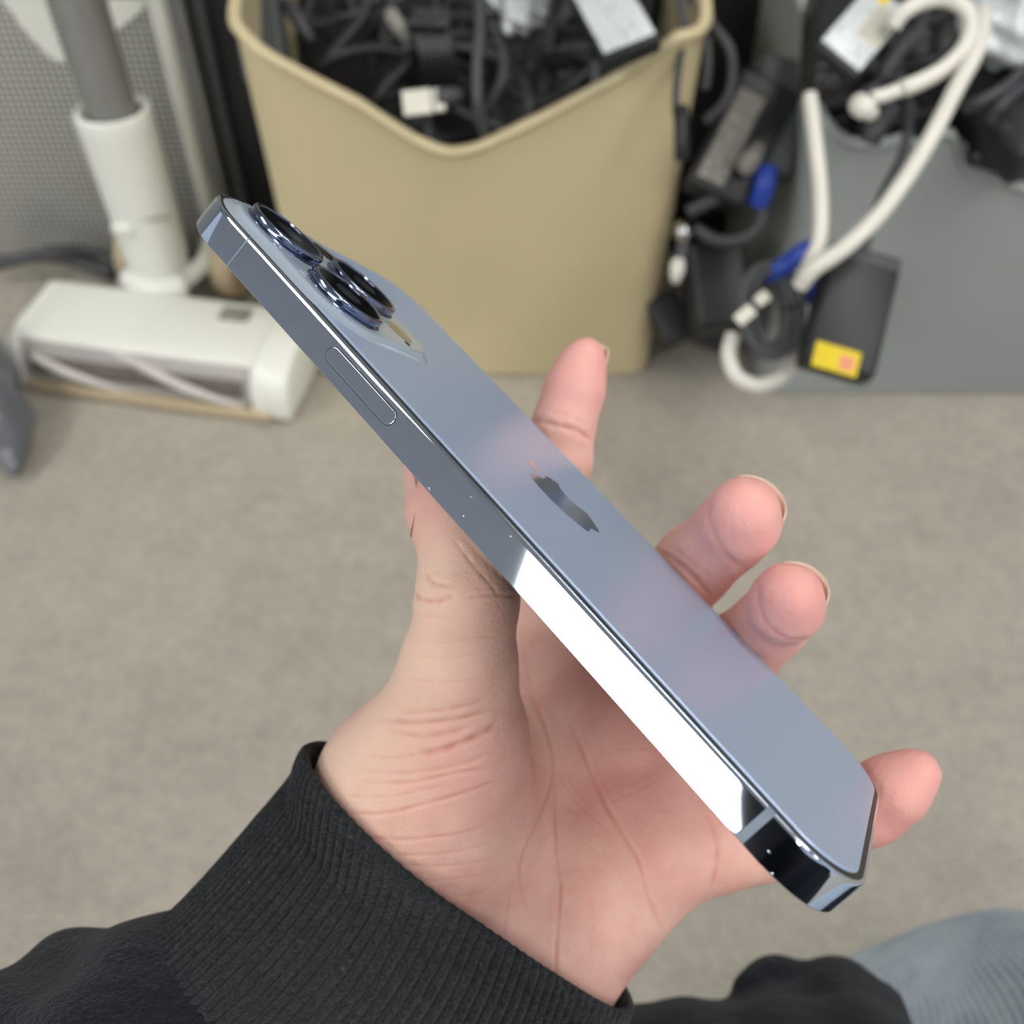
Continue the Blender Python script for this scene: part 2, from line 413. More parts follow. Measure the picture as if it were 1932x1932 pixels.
def slab(name, ins, z0, z1, m, parent, bev=.0004, Wd=PW, L=PL, r=PR, c=(0, 0)):
    sg = 1 if z1 > z0 else -1
    rs = [(ins, z0), (ins, z1-sg*bev)]+[(ins+bev*(1-cos(a)), z1-sg*bev*(1-sin(a))) for a in np.linspace(.3, pi/2, 5)]
    rg = [[(x+c[0], y+c[1], z) for x, y, z in rrect(Wd-2*q, L-2*q, r-q, z)] for q, z in rs]
    rg.append([[(x+c[0], y+c[1], z) for x, y, z in rrect(Wd-2*q, L-2*q, r-q, z)] for q, z in ((ins+bev+.0005, z1),)][0])
    return ring_loft(name, rg, m, parent, cap1=True, sharp=50)
slab('gasket', .00072, HT-.001, HT+.00013, 'black_gasket', phone, .00005)
slab('back_glass', .00175, HT-.0005, HT+.0005, 'frosted_glass_blue', phone, .00045)
slab('gasket', .0007, -HT+.001, -HT+.00012, 'black_gasket', phone, .00005)
slab('screen', .00165, -HT+.0005, -HT-.0005, 'screen_glass', phone, .0004)
ZB = HT+.0005
# camera plateau
BC = (-.0175, .0576); BW = .0370
rs = [(-.0022, ZB-.0004), (-.0012, ZB+.00004), (-.0004, ZB+.0003), (0, ZB+.0006), (.0002, ZB+.0008), (.0006, ZB+.00092), (.0012, ZB+.00095), (.0018, ZB+.00095)]
rg = [[(x+BC[0], y+BC[1], z) for x, y, z in rrect(BW-2*q, (BW+.001)-2*q, .0098-q*.8, z, 12)] for q, z in rs]
plat = ring_loft('camera_plateau', rg, 'plateau_glass', phone, cap1=True, sharp=70)
ZP = ZB+.00095
for cx, cy in ((-.0256, .0667), (-.0250, .0487), (-.0087, .0578)):
    M = Matrix.Translation((cx, cy, 0))
    ln = lathe('camera_lens', [(.0083, ZP-.0002), (.0082, ZP+.0002), (.0079, ZP+.0004), (.0077, ZP+.0005), (.0077, ZP+.0008), (.0079, ZP+.0009), (.0079, ZP+.0015), (.0078, ZP+.0017), (.0076, ZP+.0018), (.0070, ZP+.0018), (.0069, ZP+.0016)], 'lens_chrome', phone, 72, M)
    lathe('lens_glass', [(.0069, ZP+.0016), (.0, ZP+.0016)], 'lens_glass_black', ln, 48, M)
    lathe('lens_element', [(.0028, ZP+.00161), (.0012, ZP+.00163), (0, ZP+.00164)], 'lens_coating', ln, 32, M)
def disc(name, c, r, z, m, parent, h=.00012):
    return lathe(name, [(r, z-h), (r, z+h*.5), (r*.9, z+h), (0, z+h)], m, parent, 36, Matrix.Translation((c[0], c[1], 0)))
disc('flash', (-.0080, .0455), .0033, ZP, 'flash_lens', phone)
disc('sensor_window', (-.0078, .0702), .0033, ZP, 'lens_glass_black', phone)
disc('microphone_hole', (-.0100, .0412), .0007, ZP, 'black_gasket', phone)
# power button
def pill(name, c, Lb, Wb, x0, x1, m, parent, bev=.00015):
    rg = []
    for ins, x in ((0, x0), (0, x1+bev), (bev*.3, x1+bev*.3), (bev, x1), (bev+.00006, x1)):
        ring = [(x, p[1]+c[0], -p[0]+c[1]) for p in rrect(Wb-2*ins, Lb-2*ins, Wb/2-ins-1e-6, 0, 12)]; rg.append(ring)
    return ring_loft(name, rg, m, parent, cap1=True, sharp=50)
X0 = -PW/2
pill('button_gap', (.0268, .0003), .0181, .0031, X0+.0005, X0-.00009, 'black_gasket', phone, .00002)
pb = pill('power_button', (.0268, .0003), .0178, .0028, X0+.0004, X0-.00016, 'polished_steel_blue', phone, .00007)
for y, hw_ in ((-.0640, .0007), (.0623, .00018)):
    for s in (-1, 1):
        rg = []
        for ins, z in prof[1:-1]:
            rg.append((s*(PW/2-ins+.00003), z))
        bm = bmesh.new(); a = [bm.verts.new((x, y-hw_, z)) for x, z in rg]; b = [bm.verts.new((x, y+hw_, z)) for x, z in rg]
        for i in range(len(rg)-1): bm.faces.new((a[i], a[i+1], b[i+1], b[i]))
        bm_obj('antenna_band', bm, 'antenna_plastic', phone)
for i in range(2):
    lathe('bottom_screw', [(.0007, 0), (.0007, .0002), (0, .0002)], 'chrome', phone, 16, Matrix.Translation((-.009+.018*i, -PL/2-.00003, 0)) @ Matrix.Rotation(pi/2, 4, 'X'))
# emblem on the back: leaf and bitten fruit outline as inlays
def inlay(name, outline, z, m, parent):
    bm = bmesh.new(); vs = [bm.verts.new((x, y, z)) for x, y in outline]; f = bm.faces.new(vs)
    bmesh.ops.triangulate(bm, faces=[f]); return bm_obj(name, bm, m, parent, False)
body = [(0, 5.1), (1.6, 5.6), (3.6, 6.3), (5.6, 5.9), (7.3, 4.6)]
bite = [(6.1, 3.5), (5.2, 2.0), (4.9, .3), (5.3, -1.4), (6.3, -2.7), (7.9, -3.6)]
rest = [(7.2, -5.3), (6.0, -7.3), (4.4, -9.2), (2.9, -9.7), (1.4, -9.1), (0, -8.8), (-1.4, -9.1), (-2.9, -9.7), (-4.4, -9.0), (-6.2, -6.6), (-7.6, -3.6), (-8.3, -.4), (-8.2, 2.0), (-7.2, 4.4), (-5.6, 5.8), (-3.7, 6.3), (-1.7, 5.7)]
EM = .00098
def sm(p, n=5): return [tuple(q) for q in spline([np.array(x) for x in p], n)]
ol = sm(body+[(7.5, 4.45)])[:-1]+sm(bite)[:-1]+sm([bite[-1]]+rest+[(0, 5.1)])[:-1]
inlay('emblem', [(x*EM+.0004, y*EM+.0003) for x, y in ol], ZB+.00004, 'emblem_mirror', phone)
leaf = sm([(0, 6.9), (.1, 8.4), (1.1, 10.2), (2.6, 11.3), (3.9, 11.6)])+sm([(3.9, 11.6), (3.8, 10.0), (2.9, 8.3), (1.4, 7.2), (0, 6.9)])[1:-1]
inlay('emblem_leaf', [(x*EM+.0004, y*EM+.0003) for x, y in leaf], ZB+.00004, 'emblem_mirror', phone)

# ================================================================== PERSON
person = empty('person', W(700, 2050, .22))
tag(person, 'person in black sweatshirt and light jeans holding a phone in the left hand', 'person')
def under(o, par):
    o.parent = par; o.matrix_parent_inverse = par.matrix_world.inverted(); return o
bpy.context.view_layer.update()
def J(px, py, d, r): return (cp(px, py, d), r/1000.)
CH = dict(
 index=[J(1065, 1290, .248, 11.0), J(1028, 1130, .262, 10.2), J(1036, 960, .262, 8.8), J(1054, 868, .251, 8.0), J(1064, 800, .249, 7.4), J(1084, 735, .249, 7.2), J(1098, 690, .249, 5.6), J(1107, 668, .249, 4.0)],
 middle=[J(1195, 1390, .250, 11.0), J(1235, 1230, .252, 9.8), J(1268, 1112, .240, 9.4), J(1310, 1065, .231, 8.8), J(1372, 1010, .220, 8.6)],
 midtip=[J(1380, 1005, .221, 7.4), J(1398, 982, .213, 8.0), J(1405, 962, .2095, 7.0)],
 ring=[J(1290, 1490, .243, 10.6), J(1350, 1330, .243, 9.4), J(1392, 1235, .229, 8.8), J(1452, 1178, .219, 8.2)],
 ringtip=[J(1462, 1172, .219, 6.8), J(1484, 1140, .209, 7.4), J(1490, 1122, .206, 6.4)],
 pinky=[J(1365, 1590, .236, 10.2), J(1450, 1580, .234, 9.2), J(1545, 1560, .226, 8.4), J(1640, 1518, .217, 8.0), J(1690, 1486, .212, 7.0), J(1728, 1458, .210, 5.0)],
 thumb=[J(800, 1560, .222, 20.), J(868, 1390, .208, 13.5), J(865, 1260, .202, 11.2), J(882, 1130, .197, 9.5), J(882, 1045, .200, 8.7), J(856, 965, .205, 9.0), J(843, 890, .211, 8.0)],
)
PALM = [
 [J(780, 1700, .236, 19), J(860, 1560, .232, 21), J(975, 1420, .248, 14), J(1065, 1290, .250, 12)],
 [J(860, 1760, .238, 17), J(1000, 1600, .252, 13), J(1195, 1390, .252, 11.5)],
 [J(960, 1790, .238, 16), J(1120, 1620, .252, 12.5), J(1290, 1490, .246, 11)],
 [J(1030, 1810, .236, 15.5), J(1140, 1680, .240, 15.5), J(1250, 1600, .239, 12.5), J(1365, 1588, .238, 10)],
 [J(670, 1880, .232, 20), J(785, 1720, .236, 20)],
 [J(820, 2000, .232, 21), J(1000, 1820, .236, 17)],
 [J(740, 1640, .222, 19), J(830, 1470, .214, 18)],
 [J(770, 1560, .226, 17.5), J(730, 1600, .228, 16)],
 [J(812, 1335, .207, 9), J(740, 1470, .218, 13.0), J(715, 1580, .226, 14)],
]
def hand_sdf(P):
    d = None
    for c in PALM:
        e = chain_d(P, c, .008); d = e if d is None else smin(d, e, .012)
    for nme in ('index', 'middle', 'ring', 'pinky'):
        e = chain_d(P, CH[nme], .003)
        if nme == 'middle': e = smin(e, chain_d(P, CH['midtip'], .003), .0026)
        if nme == 'ring': e = smin(e, chain_d(P, CH['ringtip'], .003), .0026)
        d = smin(d, e, .0045)
    d = smin(d, chain_d(P, CH['thumb'], .004), .006)
    return d
V, Fc = surface_nets(hand_sdf, (-.075, -.055, .175), (.105, .140, .285), .0012)
me = subdivided(mesh_np('left_hand', V, Fc), 2)
V = get_v(me); Nn = get_n(me)
c7 = lambda *p: [(550+x/1.786, 850+y/1.786) for x, y in p]
CREASE = [  # polyline px, depth mm, half width px, colour amount
 (c7((790, 790), (850, 920), (885, 1060), (860, 1170), (815, 1280), (778, 1370), (770, 1450), (795, 1570)), .55, 5, .7),
 (c7((885, 1060), (890, 1200), (895, 1350), (905, 1480), (893, 1650), (888, 1830)), .5, 4.5, .7),
 (c7((945, 930), (1000, 1060), (1050, 1180), (1110, 1280), (1170, 1390), (1200, 1500), (1250, 1610)), .6, 5.5, .8),
 (c7((745, 1440), (722, 1600), (700, 1690)), .3, 4, .5),
 (c7((1010, 1480), (1015, 1620), (1000, 1720)), .2, 3.5, .3),
 (c7((430, 1025), (500, 1012), (570, 985), (640, 955), (700, 915)), 1.4, 7, .8),
 (c7((265, 1028), (350, 1035), (430, 1025)), .5, 5, .4),
 (c7((370, 885), (500, 878), (600, 858), (660, 835)), .45, 7, .4),
 (c7((290, 905), (430, 918), (560, 905), (690, 870)), .7, 7, .6),
 (c7((330, 945), (450, 965), (600, 935)), .5, 7, .5),
 (c7((240, 1078), (400, 1085), (560, 1060), (690, 1010)), .5, 5, .4),
 (c7((240, 1118), (400, 1118), (560, 1085), (680, 1070)), .5, 5, .5),
 (c7((180, 1222), (320, 1222), (450, 1190), (560, 1160), (700, 1110)), .6, 5, .6),
 (c7((180, 1165), (340, 1165), (500, 1130)), .3, 4, .3),
 (c7((220, 1300), (380, 1312), (560, 1292), (660, 1262)), .45, 5, .4),
 (c7((260, 1345), (400, 1365), (560, 1350), (680, 1320)), .3, 4, .3),
 (c7((290, 1385), (450, 1402), (600, 1390), (690, 1370)), .35, 4.5, .3),
 (c7((340, 1450), (500, 1450), (640, 1430)), .3, 4, .25),
 (c7((430, 1540), (560, 1505), (640, 1490)), .3, 4, .25),
 (c7((405, 475), (435, 500), (490, 508), (545, 490)), .9, 6, .7),
 (c7((452, 415), (480, 445), (535, 455)), .6, 6, .5),
 (c7((590, 495), (660, 486), (755, 490)), .45, 4, .5),
 (c7((400, 545), (460, 560), (540, 560)), .3, 5, .2),
 (c7((545, 300), (600, 370), (660, 440), (700, 490)), .3, 4, .3),
 (c7((590, 300), (650, 370), (720, 440)), .2, 4, .2),
 (c7((420, 640), (520, 650), (640, 625), (720, 640)), .2, 4, .2),
 (c7((400, 690), (520, 700), (650, 680)), .2, 4, .2),
 (c7((390, 770), (520, 780), (680, 760)), .25, 5, .2),
 (c7((760, 520), (800, 760), (850, 920)), .3, 7, .2),
 (c7((1000, 1060), (1090, 1010), (1240, 1000)), .2, 4, .2),
 (c7((885, 1060), (960, 1180), (1080, 1290)), .2, 3.5, .2),
 (c7((1240, 1100), (1150, 1150), (1060, 1190)), .2, 3.5, .2),
 ([(1000, 790), (1040, 800), (1085, 812), (1118, 832)], .8, 7, .6),
 ([(1030, 775), (1070, 785), (1110, 800)], .25, 6, .2),
 ([(1236, 1036), (1265, 1052), (1300, 1080), (1338, 1122)], .9, 8, .7),
 ([(1250, 1022), (1285, 1045), (1345, 1092)], .3, 6, .3),
 ([(1343, 930), (1337, 965), (1348, 1010), (1378, 1055), (1420, 1080), (1450, 1078)], .6, 7, .45),
 ([(1432, 1100), (1430, 1130), (1445, 1175), (1480, 1203), (1525, 1208)], .6, 7, .45),
 ([(1340, 1540), (1352, 1590), (1352, 1630), (1343, 1680)], 1.0, 7, .6),
]
PX = pix(V); front = (Nn*V).sum(1) < 0
disp = np.zeros(len(V)); cr = np.zeros(len(V))
for poly, dm, wd, ca in CREASE:
    P2 = [tuple(q) for q in spline([np.array(p) for p in poly], 5)]
    lo = np.min(P2, 0)-40; hi = np.max(P2, 0)+40
    s = front & (PX > lo).all(1) & (PX < hi).all(1); ii = np.where(s)[0]
    if not len(ii): continue
    x = seg_dist(PX[ii], P2)
    wd = wd*.72; al = np.array(P2[-1])-np.array(P2[0]); al = al/np.linalg.norm(al)
    tt = ((PX[ii]-P2[0])@al)/np.linalg.norm(np.array(P2[-1])-np.array(P2[0]))
    tap = np.clip(np.minimum(tt+.06, 1.06-tt)*5, 0, 1)*(.75+.25*np.sin(tt*23+dm*40))
    disp[ii] -= dm*.001*np.exp(-(x/wd)**2)*.5*tap
    disp[ii] += dm*.00018*np.exp(-((x-wd*2.6)/(wd*1.8))**2)*tap
    cr[ii] = np.maximum(cr[ii], .8*ca*np.exp(-(x/(wd*.8))**2)*tap)
# the crease profile must not reach surfaces lying behind the thumb
V = V+Nn*disp[:, None]
tips = [CH['index'][-2][0], CH['midtip'][-1][0], CH['ringtip'][-1][0], CH['pinky'][-1][0], CH['pinky'][-2][0], CH['thumb'][-1][0]]
pk = np.zeros(len(V))
for t in tips: pk = np.maximum(pk, np.exp(-(np.linalg.norm(V-t, axis=1)/.017)**2))
pk = np.maximum(pk*.7, .35*np.exp(-(np.linalg.norm(V-cp(1250, 1450, .235), axis=1)/.02)**2))
pk = np.maximum(pk, .4*np.exp(-(np.linalg.norm(V-cp(900, 1430, .2), axis=1)/.012)**2))
bk = np.zeros(len(V))
for t in (cp(800, 1120, .195), cp(790, 1250, .2), cp(740, 1370, .205), cp(650, 1450, .21)): bk = np.maximum(bk, np.exp(-(np.linalg.norm(V-t, axis=1)/.016)**2))
ca_ = me.color_attributes.new('tone', 'FLOAT_COLOR', 'POINT')
ca_.data.foreach_set('color', np.stack([pk, cr, bk*.9, np.ones(len(V))], 1).astype(np.float32).ravel())
set_v(me, tow(V))
hand = under(link('left_hand', me, 'skin'), person)

# fingernails: curved plates on the far side of each tip, free edge just past the tip
def nail(c, ax, dors, r, L0, L1, Wn):
    c = np.array(c); ax = np.array(ax, float); ax /= np.linalg.norm(ax)
    dors = np.array(dors, float); dors -= dors@ax*ax; dors /= np.linalg.norm(dors); sd = np.cross(ax, dors)
    vs, fs = [], []; nu, nv = 10, 13
    for layer in (0, 1):
        for i in range(nu):
            u = i/(nu-1)
            for j in range(nv):
                q = -1+2*j/(nv-1)
                a = q*Wn; rr_ = r*(1-.12*u*u)+layer*.00045
                le = L0+.0042*q*q*(1-u)+(L1-.0022*q*q-L0)*u
                vs.append(tow((c+ax*le+rr_*(cos(a)*dors+sin(a)*sd))[None])[0])
    o_ = nu*nv
    for i in range(nu-1):
        for j in range(nv-1):
            a = i*nv+j; fs.append((a, a+nv, a+nv+1, a+1)); fs.append((o_+a, o_+a+1, o_+a+nv+1, o_+a+nv))
    for j in range(nv-1):
        a = (nu-1)*nv+j; fs.append((a, o_+a, o_+a+1, a+1))
    for i in range(nu-1):
        a = i*nv; fs.append((a, o_+a, o_+a+nv, a+nv)); a += nv-1; fs.append((a, a+nv, o_+a+nv, o_+a))
    n = under(pyd('fingernail', vs, fs, 'nail'), person); return n
nail(cp(1102, 684, .2495), cp(1112, 655, .249)-cp(1095, 700, .249), (.35, -.2, 1), .0052, -.006, .0068, 1.25)
nail(cp(1403, 967, .2105), (.45, -.62, -.45), (.75, -.35, .62), .0080, -.005, .0062, 1.1)
nail(cp(1488, 1126, .207), (.4, -.64, -.45), (.8, -.3, .62), .0073, -.005, .0058, 1.1)
nail(cp(1726, 1459, .210), (.8, -.5, -.1), (.4, .5, 1), .0046, -.004, .0054, 1.0)
thumb_nail = nail(cp(850, 935, .2068), cp(838, 890, .211)-cp(852, 960, .206), (-1, -.1, -.12), .0091, -.0085, .012, .62)
thumb_nail.data.materials[0] = MATS['nail_pink']

# ---- ribbed cuff and sleeve (lofted rings in the camera frame)
def loft_np(name, rings, m, close=True):
    R_ = np.array(rings); a, n, _ = R_.shape; V = tow(R_.reshape(-1, 3))
    i = np.arange(a-1)[:, None]; j = np.arange(n)[None]
    f = np.stack([i*n+j, i*n+(j+1) % n, (i+1)*n+(j+1) % n, (i+1)*n+j], -1).reshape(-1, 4)
    me = mesh_np(name, V, f); return link(name, me, m)
Uc = cp(1146, 1880, .226)-cp(586, 1408, .226)
A0 = np.array([-.36, .90, -.15]); A0 /= np.linalg.norm(A0); A2 = np.array([-.86, .50, -.22]); A2 /= np.linalg.norm(A2)
Cc = cp(868, 1642, .230)
NR = 112; NT = NR*10
th = np.linspace(0, 2*pi, NT, endpoint=False)
Uh = Uc/2; Vh = np.array([-.0030, -.0055, -.031])
def sq(v, p=1.): return np.sign(v)*np.abs(v)**p
def smooth_noise(t, seed, amp, n=4):
    r_ = np.random.default_rng(seed); o = 0
    for q in range(1, n+1): o = o+amp/q*r_.normal()*np.cos(q*t+r_.uniform(0, 6.28))
    return o
rings = []
S_len = .052
def axis(s):
    q = max(0., s); return A0*s+(A2-A0)*(q*q/.11 if q < .055 else .0275+(q-.055))
inner = [(-.0025, .0105), (-.0026, .0045), (-.0022, .001), (-.0012, -.0012), (.0, -.0016)]
steps = [(-.0030, .014)]+inner+[(.0006, -.0008), (.0009, .0006)]+[(.0010, s) for s in np.linspace(.002, S_len, 90)]
ribw = np.abs(np.sin(th*NR/2))
for off, s in steps:
    g = 1+.05*np.sin(np.clip(s/S_len, 0, 1)*pi)+.02*s/S_len
    c = Cc+axis(s)
    rib = (np.abs(np.cos(th*NR/2))-.64)*.0013*min(1, max(.55, (s+.0008)/.004))
    wob = smooth_noise(th, 3, .0007)+smooth_noise(th+s*25, 5, .0006)*np.clip(s/.02, 0, 1)
    ph = s*60*np.sin(th)*.0
    dirv = np.cos(th)[:, None]*Uh/np.linalg.norm(Uh)+np.sin(th)[:, None]*Vh/np.linalg.norm(Vh)
    B0 = c+g*(np.cos(th)[:, None]*Uh+np.sin(th)[:, None]*Vh)
    push = np.zeros(NT)                      # the knit lies on the hand where the hand is wider
    for _ in range(3): push += np.maximum(0, .0030-hand_sdf((B0+push[:, None]*dirv).astype(np.float32)))
    kk = np.hanning(141); kk /= kk.sum(); pm = np.concatenate([push[-140:], push, push[:140]])
    pm = np.array([pm[q:q+61].max() for q in range(len(pm)-60)]); pm = np.convolve(pm, kk, 'same'); push = pm[110:110+NT]
    rad = off+rib+wob+push*(1.0 if s < .03 else max(0, 1-(s-.03)/.03))
    rings.append(c+g*(sq(np.cos(th))[:, None]*Uh+sq(np.sin(th))[:, None]*Vh)+rad[:, None]*dirv)
cuff = loft_np('sweatshirt_cuff', rings, 'black_knit')
# sleeve body
NT2 = 260; th2 = np.linspace(0, 2*pi, NT2, endpoint=False); rings = []
for i, s in enumerate(np.linspace(0, 1, 120)):
    L_ = .047+s*.17
    g = 1.00+.27*min(1, s/.14)**.6*(1-.15*s)
    c = Cc+axis(L_)
    fold = .0035*np.sin(3*th2+22*s)*min(1, s*8)+.0022*np.sin(7*th2-31*s+1)*min(1, s*6)+smooth_noise(th2+9*s, 11, .002)*min(1, s*8)
    dirv = np.cos(th2)[:, None]*Uh/np.linalg.norm(Uh)+np.sin(th2)[:, None]*Vh/np.linalg.norm(Vh)
    rings.append(c+g*(sq(np.cos(th2))[:, None]*Uh+sq(np.sin(th2))[:, None]*Vh*1.05)+fold[:, None]*dirv)
sleeve = under(loft_np('sweatshirt_sleeve', rings, 'black_jersey'), person)
cuff.parent = sleeve; cuff.matrix_parent_inverse = sleeve.matrix_world.inverted()
tag(cuff, 'black ribbed knit cuff')

# ---- jeans and sweatshirt front
def blob(name, chains, k, lo, hi, h, m, warp=None, lv=1):
    def fn(P):
        d = None
        for c in chains:
            e = chain_d(P, c, k); d = e if d is None else smin(d, e, k)
        if warp: d = d+warp(P)
        return d
    V, f = surface_nets(fn, lo, hi, h); me = subdivided(mesh_np(name, V, f), lv) if lv else mesh_np(name, V, f)
    set_v(me, tow(get_v(me))); return under(link(name, me, m), person)
blob('jeans', [[J(1700, 1960, .50, 45), J(1900, 2015, .46, 62), J(2200, 2100, .40, 72), J(2500, 2500, .33, 80)], [J(2500, 2500, .33, 80), (np.array([.22, .53, .16]), .085)]], .02,
     (.05, .15, .04), (.44, .66, .62), .006, 'denim', lambda P: .0016*np.sin(P[:, 0]*110+P[:, 1]*60)+.001*np.sin(P[:, 1]*230))
blob('sweatshirt_hem', [[J(1395, 1862, .36, 4.5), J(1470, 1840, .365, 6.5), J(1600, 1860, .36, 8), J(1660, 1900, .36, 10)],
                        [J(1290, 1960, .35, 9), J(1420, 1950, .35, 12), J(1560, 1930, .35, 16), J(1640, 1950, .35, 16)],
                        [J(1480, 1815, .37, 2.6), J(1500, 1840, .37, 5)],
                        [J(1250, 2100, .33, 34), J(1600, 2160, .32, 42), J(1900, 2500, .28, 60)]], .006,
     (.02, .12, .15), (.30, .36, .42), .003, 'black_jersey', lambda P: .0012*np.sin(P[:, 0]*210-P[:, 1]*160))

def wcv(x, y, z):   # world -> camera frame
    return np.array(M_CV.inverted() @ Vector((x, y, z)))
blob('sweatshirt_body', [[(wcv(.05, -.45, .12), .17), (wcv(.05, -.45, .42), .17)], [(wcv(-.12, -.45, .46), .09), (wcv(.05, -.46, .50), .10), (wcv(.26, -.45, .46), .09)],
     [(wcv(.16, -.45, .30), .13), (wcv(.20, -.45, .14), .13)], [(wcv(.0, -.42, .56), .06), (wcv(-.125, -.36, .70), .085), (wcv(-.125, -.35, .76), .09)]], .05,
     tuple(wcv(.05, -.4, .4)-.75), tuple(wcv(.05, -.4, .4)+.75), .02, 'black_jersey')

# ================================================================== VACUUM
hd = empty('stick_vacuum', Vector((-.318, .745, 0)), (0, 0, radians(-11)))
tag(hd, 'white stick vacuum cleaner with clear roller window and grey pole, standing on the floor', 'vacuum cleaner')
HW = .268; zt = .056
# profile (y,z): back -> top -> front ; local -y is the front
yb, yf = .050, -.062
def extr(name, prof, x0, x1, m, parent, bev=.003, seg=2):
    bm = bmesh.new(); a = [bm.verts.new((x0, y, z)) for y, z in prof]; b = [bm.verts.new((x1, y, z)) for y, z in prof]; n = len(prof)
    for i in range(n): bm.faces.new((a[i], a[(i+1) % n], b[(i+1) % n], b[i]))
    bm.faces.new(a[::-1]); bm.faces.new(b); bmesh.ops.recalc_face_normals(bm, faces=bm.faces)
    if bev: bmesh.ops.bevel(bm, geom=[e for e in bm.edges if e.calc_face_angle(0) > .5], offset=bev, segments=seg, affect='EDGES', profile=.5)
    return bm_obj(name, bm, m, parent)
front_arc = [(yf+.004+.022*(1-cos(a)), .020+.033*sin(a)) for a in np.linspace(0, pi/2, 8)][::-1]
full = [(yb, .004), (yb, zt-.012), (yb-.014, zt), (-.030, zt)]+front_arc+[(yf+.004, .004)]
extr('end_cap', full, -HW/2, -HW/2+.013, 'white_plastic', hd, .004, 3)
extr('end_cap', full, HW/2-.036, HW/2, 'white_plastic', hd, .004, 3)
shell = [(yb, .004), (yb, zt-.012), (yb-.014, zt), (-.032, zt), (-.044, zt-.003), (-.044, zt-.008), (-.028, zt-.010), (-.020, .004)]
extr('head_shell', shell, -HW/2+.012, HW/2-.035, 'white_plastic', hd, .002)
extr('front_lip', [(yf, .003), (yf, .013), (yf+.008, .013), (yf+.012, .003)], -HW/2+.012, HW/2-.02, 'wheel_beige', hd, .001)
# window
wv_, wf_ = [], []
arc = [(yf+.005+.020*(1-cos(a)), .016+.036*sin(a)) for a in np.linspace(0, pi/2, 10)]
bm = bmesh.new(); A_ = [bm.verts.new((-HW/2+.012, y, z)) for y, z in arc]; B_ = [bm.verts.new((HW/2-.035, y, z)) for y, z in arc]
for i in range(9): bm.faces.new((A_[i], A_[i+1], B_[i+1], B_[i]))
bm_obj('clear_window', bm, 'clear_plastic', hd)
lathe('roller_brush', [(0, -.108), (.019, -.108), (.019, .096), (0, .096)], 'roller_bristle', hd, 32, Matrix.Translation((-.004, -.038, .027)) @ Matrix.Rotation(pi/2, 4, 'Y'))
for q in range(3):
    pts = [(-.004-.108+.2*t, -.038+.0195*cos(q*2.1+2.4+t*3.6), .027+.0195*sin(q*2.1+2.4+t*3.6)) for t in np.linspace(0.02, 1, 14)]
    tube('bristle_strip', pts, .0045, ('bristle_white', 'dull_red', 'bristle_white')[q], hd, 8, 3)
box('release_button', (.028, .018, .003), 'tag_grey', hd, Matrix.Translation((.062, .018, zt+.0008)), .001)
# neck
nk = Vector((-.036, .078, 0))
for s in (-1, 1):
    lathe('wheel', [(0, -.012), (.030, -.012), (.035, -.007), (.036, 0), (.035, .007), (.030, .012), (0, .012)], 'wheel_beige', hd, 36,
          Matrix.Translation((nk.x+s*.050, .122, .037)) @ Matrix.Rotation(pi/2, 4, 'Y'))
    tube('yoke_arm', [(nk.x+s*.030, .128, .060), (nk.x+s*.032, .105, .052), (nk.x+s*.026, .078, .048), (nk.x+s*.014, .055, .046)], .009, 'white_plastic', hd, 10, 5)
tube('yoke_bridge', [(nk.x-.03, .062, .05), (nk.x, .050, .048), (nk.x+.03, .062, .05)], .012, 'white_plastic', hd, 10, 5)
box('axle', (.085, .012, .012), 'shadow_gap', hd, Matrix.Translation((nk.x, .122, .037)), .003)
NM = Matrix.Translation((nk.x-.006, .082, -.020))
lathe('neck_joint', [(0, .045), (.020, .047), (.027, .058), (.029, .075)], 'pole_metal', hd, 36, NM)
lathe('neck_tube', [(.0, .066), (.026, .066), (.0285, .072), (.030, .10), (.0325, .215), (.0330, .226), (.0320, .231), (.0290, .233), (.0250, .230), (.0235, .222), (.0235, .20)], 'white_plastic', hd, 48, NM)
box('latch', (.020, .008, .012), 'white_plastic', hd, NM @ Matrix.Translation((-.006, -.031, .132)) , .003, 3)
tube('seam_groove', [nk+Vector((-.030*cos(a), .010-.0335*sin(a)+.0, .112+.010*sin(a))) for a in np.linspace(.4, 2.6, 9)], .0012, 'tag_grey', hd, 6, 3)
lathe('pole', [(0, .205), (.0215, .205), (.0215, 1.0), (0, 1.0)], 'pole_metal', hd, 40, NM)
lathe('motor_body', [(0, 1.0), (.04, 1.0), (.045, 1.02), (.045, 1.2), (.03, 1.22), (0, 1.22)], 'white_plastic', hd, 32, NM)

# ================================================================== PERFORATED TOWER
tw = empty('perforated_case', (-.47, .98, 0))
tag(tw, 'grey perforated metal case standing behind the white vacuum', 'case')
box('mesh_panel', (.30, .006, .50), 'perforated_metal', tw, Matrix.Translation((0, -.062, .265)), .001)
box('casing', (.345, .12, .53), 'silver_plastic', tw, Matrix.Translation((.0, .0, .27)), .008)
box('corner_post', (.014, .016, .53), 'white_plastic', tw, Matrix.Translation((.160, -.066, .27)), .004)
box('corner_post', (.008, .012, .53), 'pole_metal', tw, Matrix.Translation((.178, -.060, .27)), .003)
box('cross_bar', (.062, .006, .010), 'white_plastic', tw, Matrix.Translation((.128, -.068, .308)) @ Matrix.Rotation(radians(-16), 4, 'Y'), .003)
box('cross_bar', (.085, .006, .010), 'white_plastic', tw, Matrix.Translation((.092, -.068, .330)) @ Matrix.Rotation(radians(68), 4, 'Y'), .003)
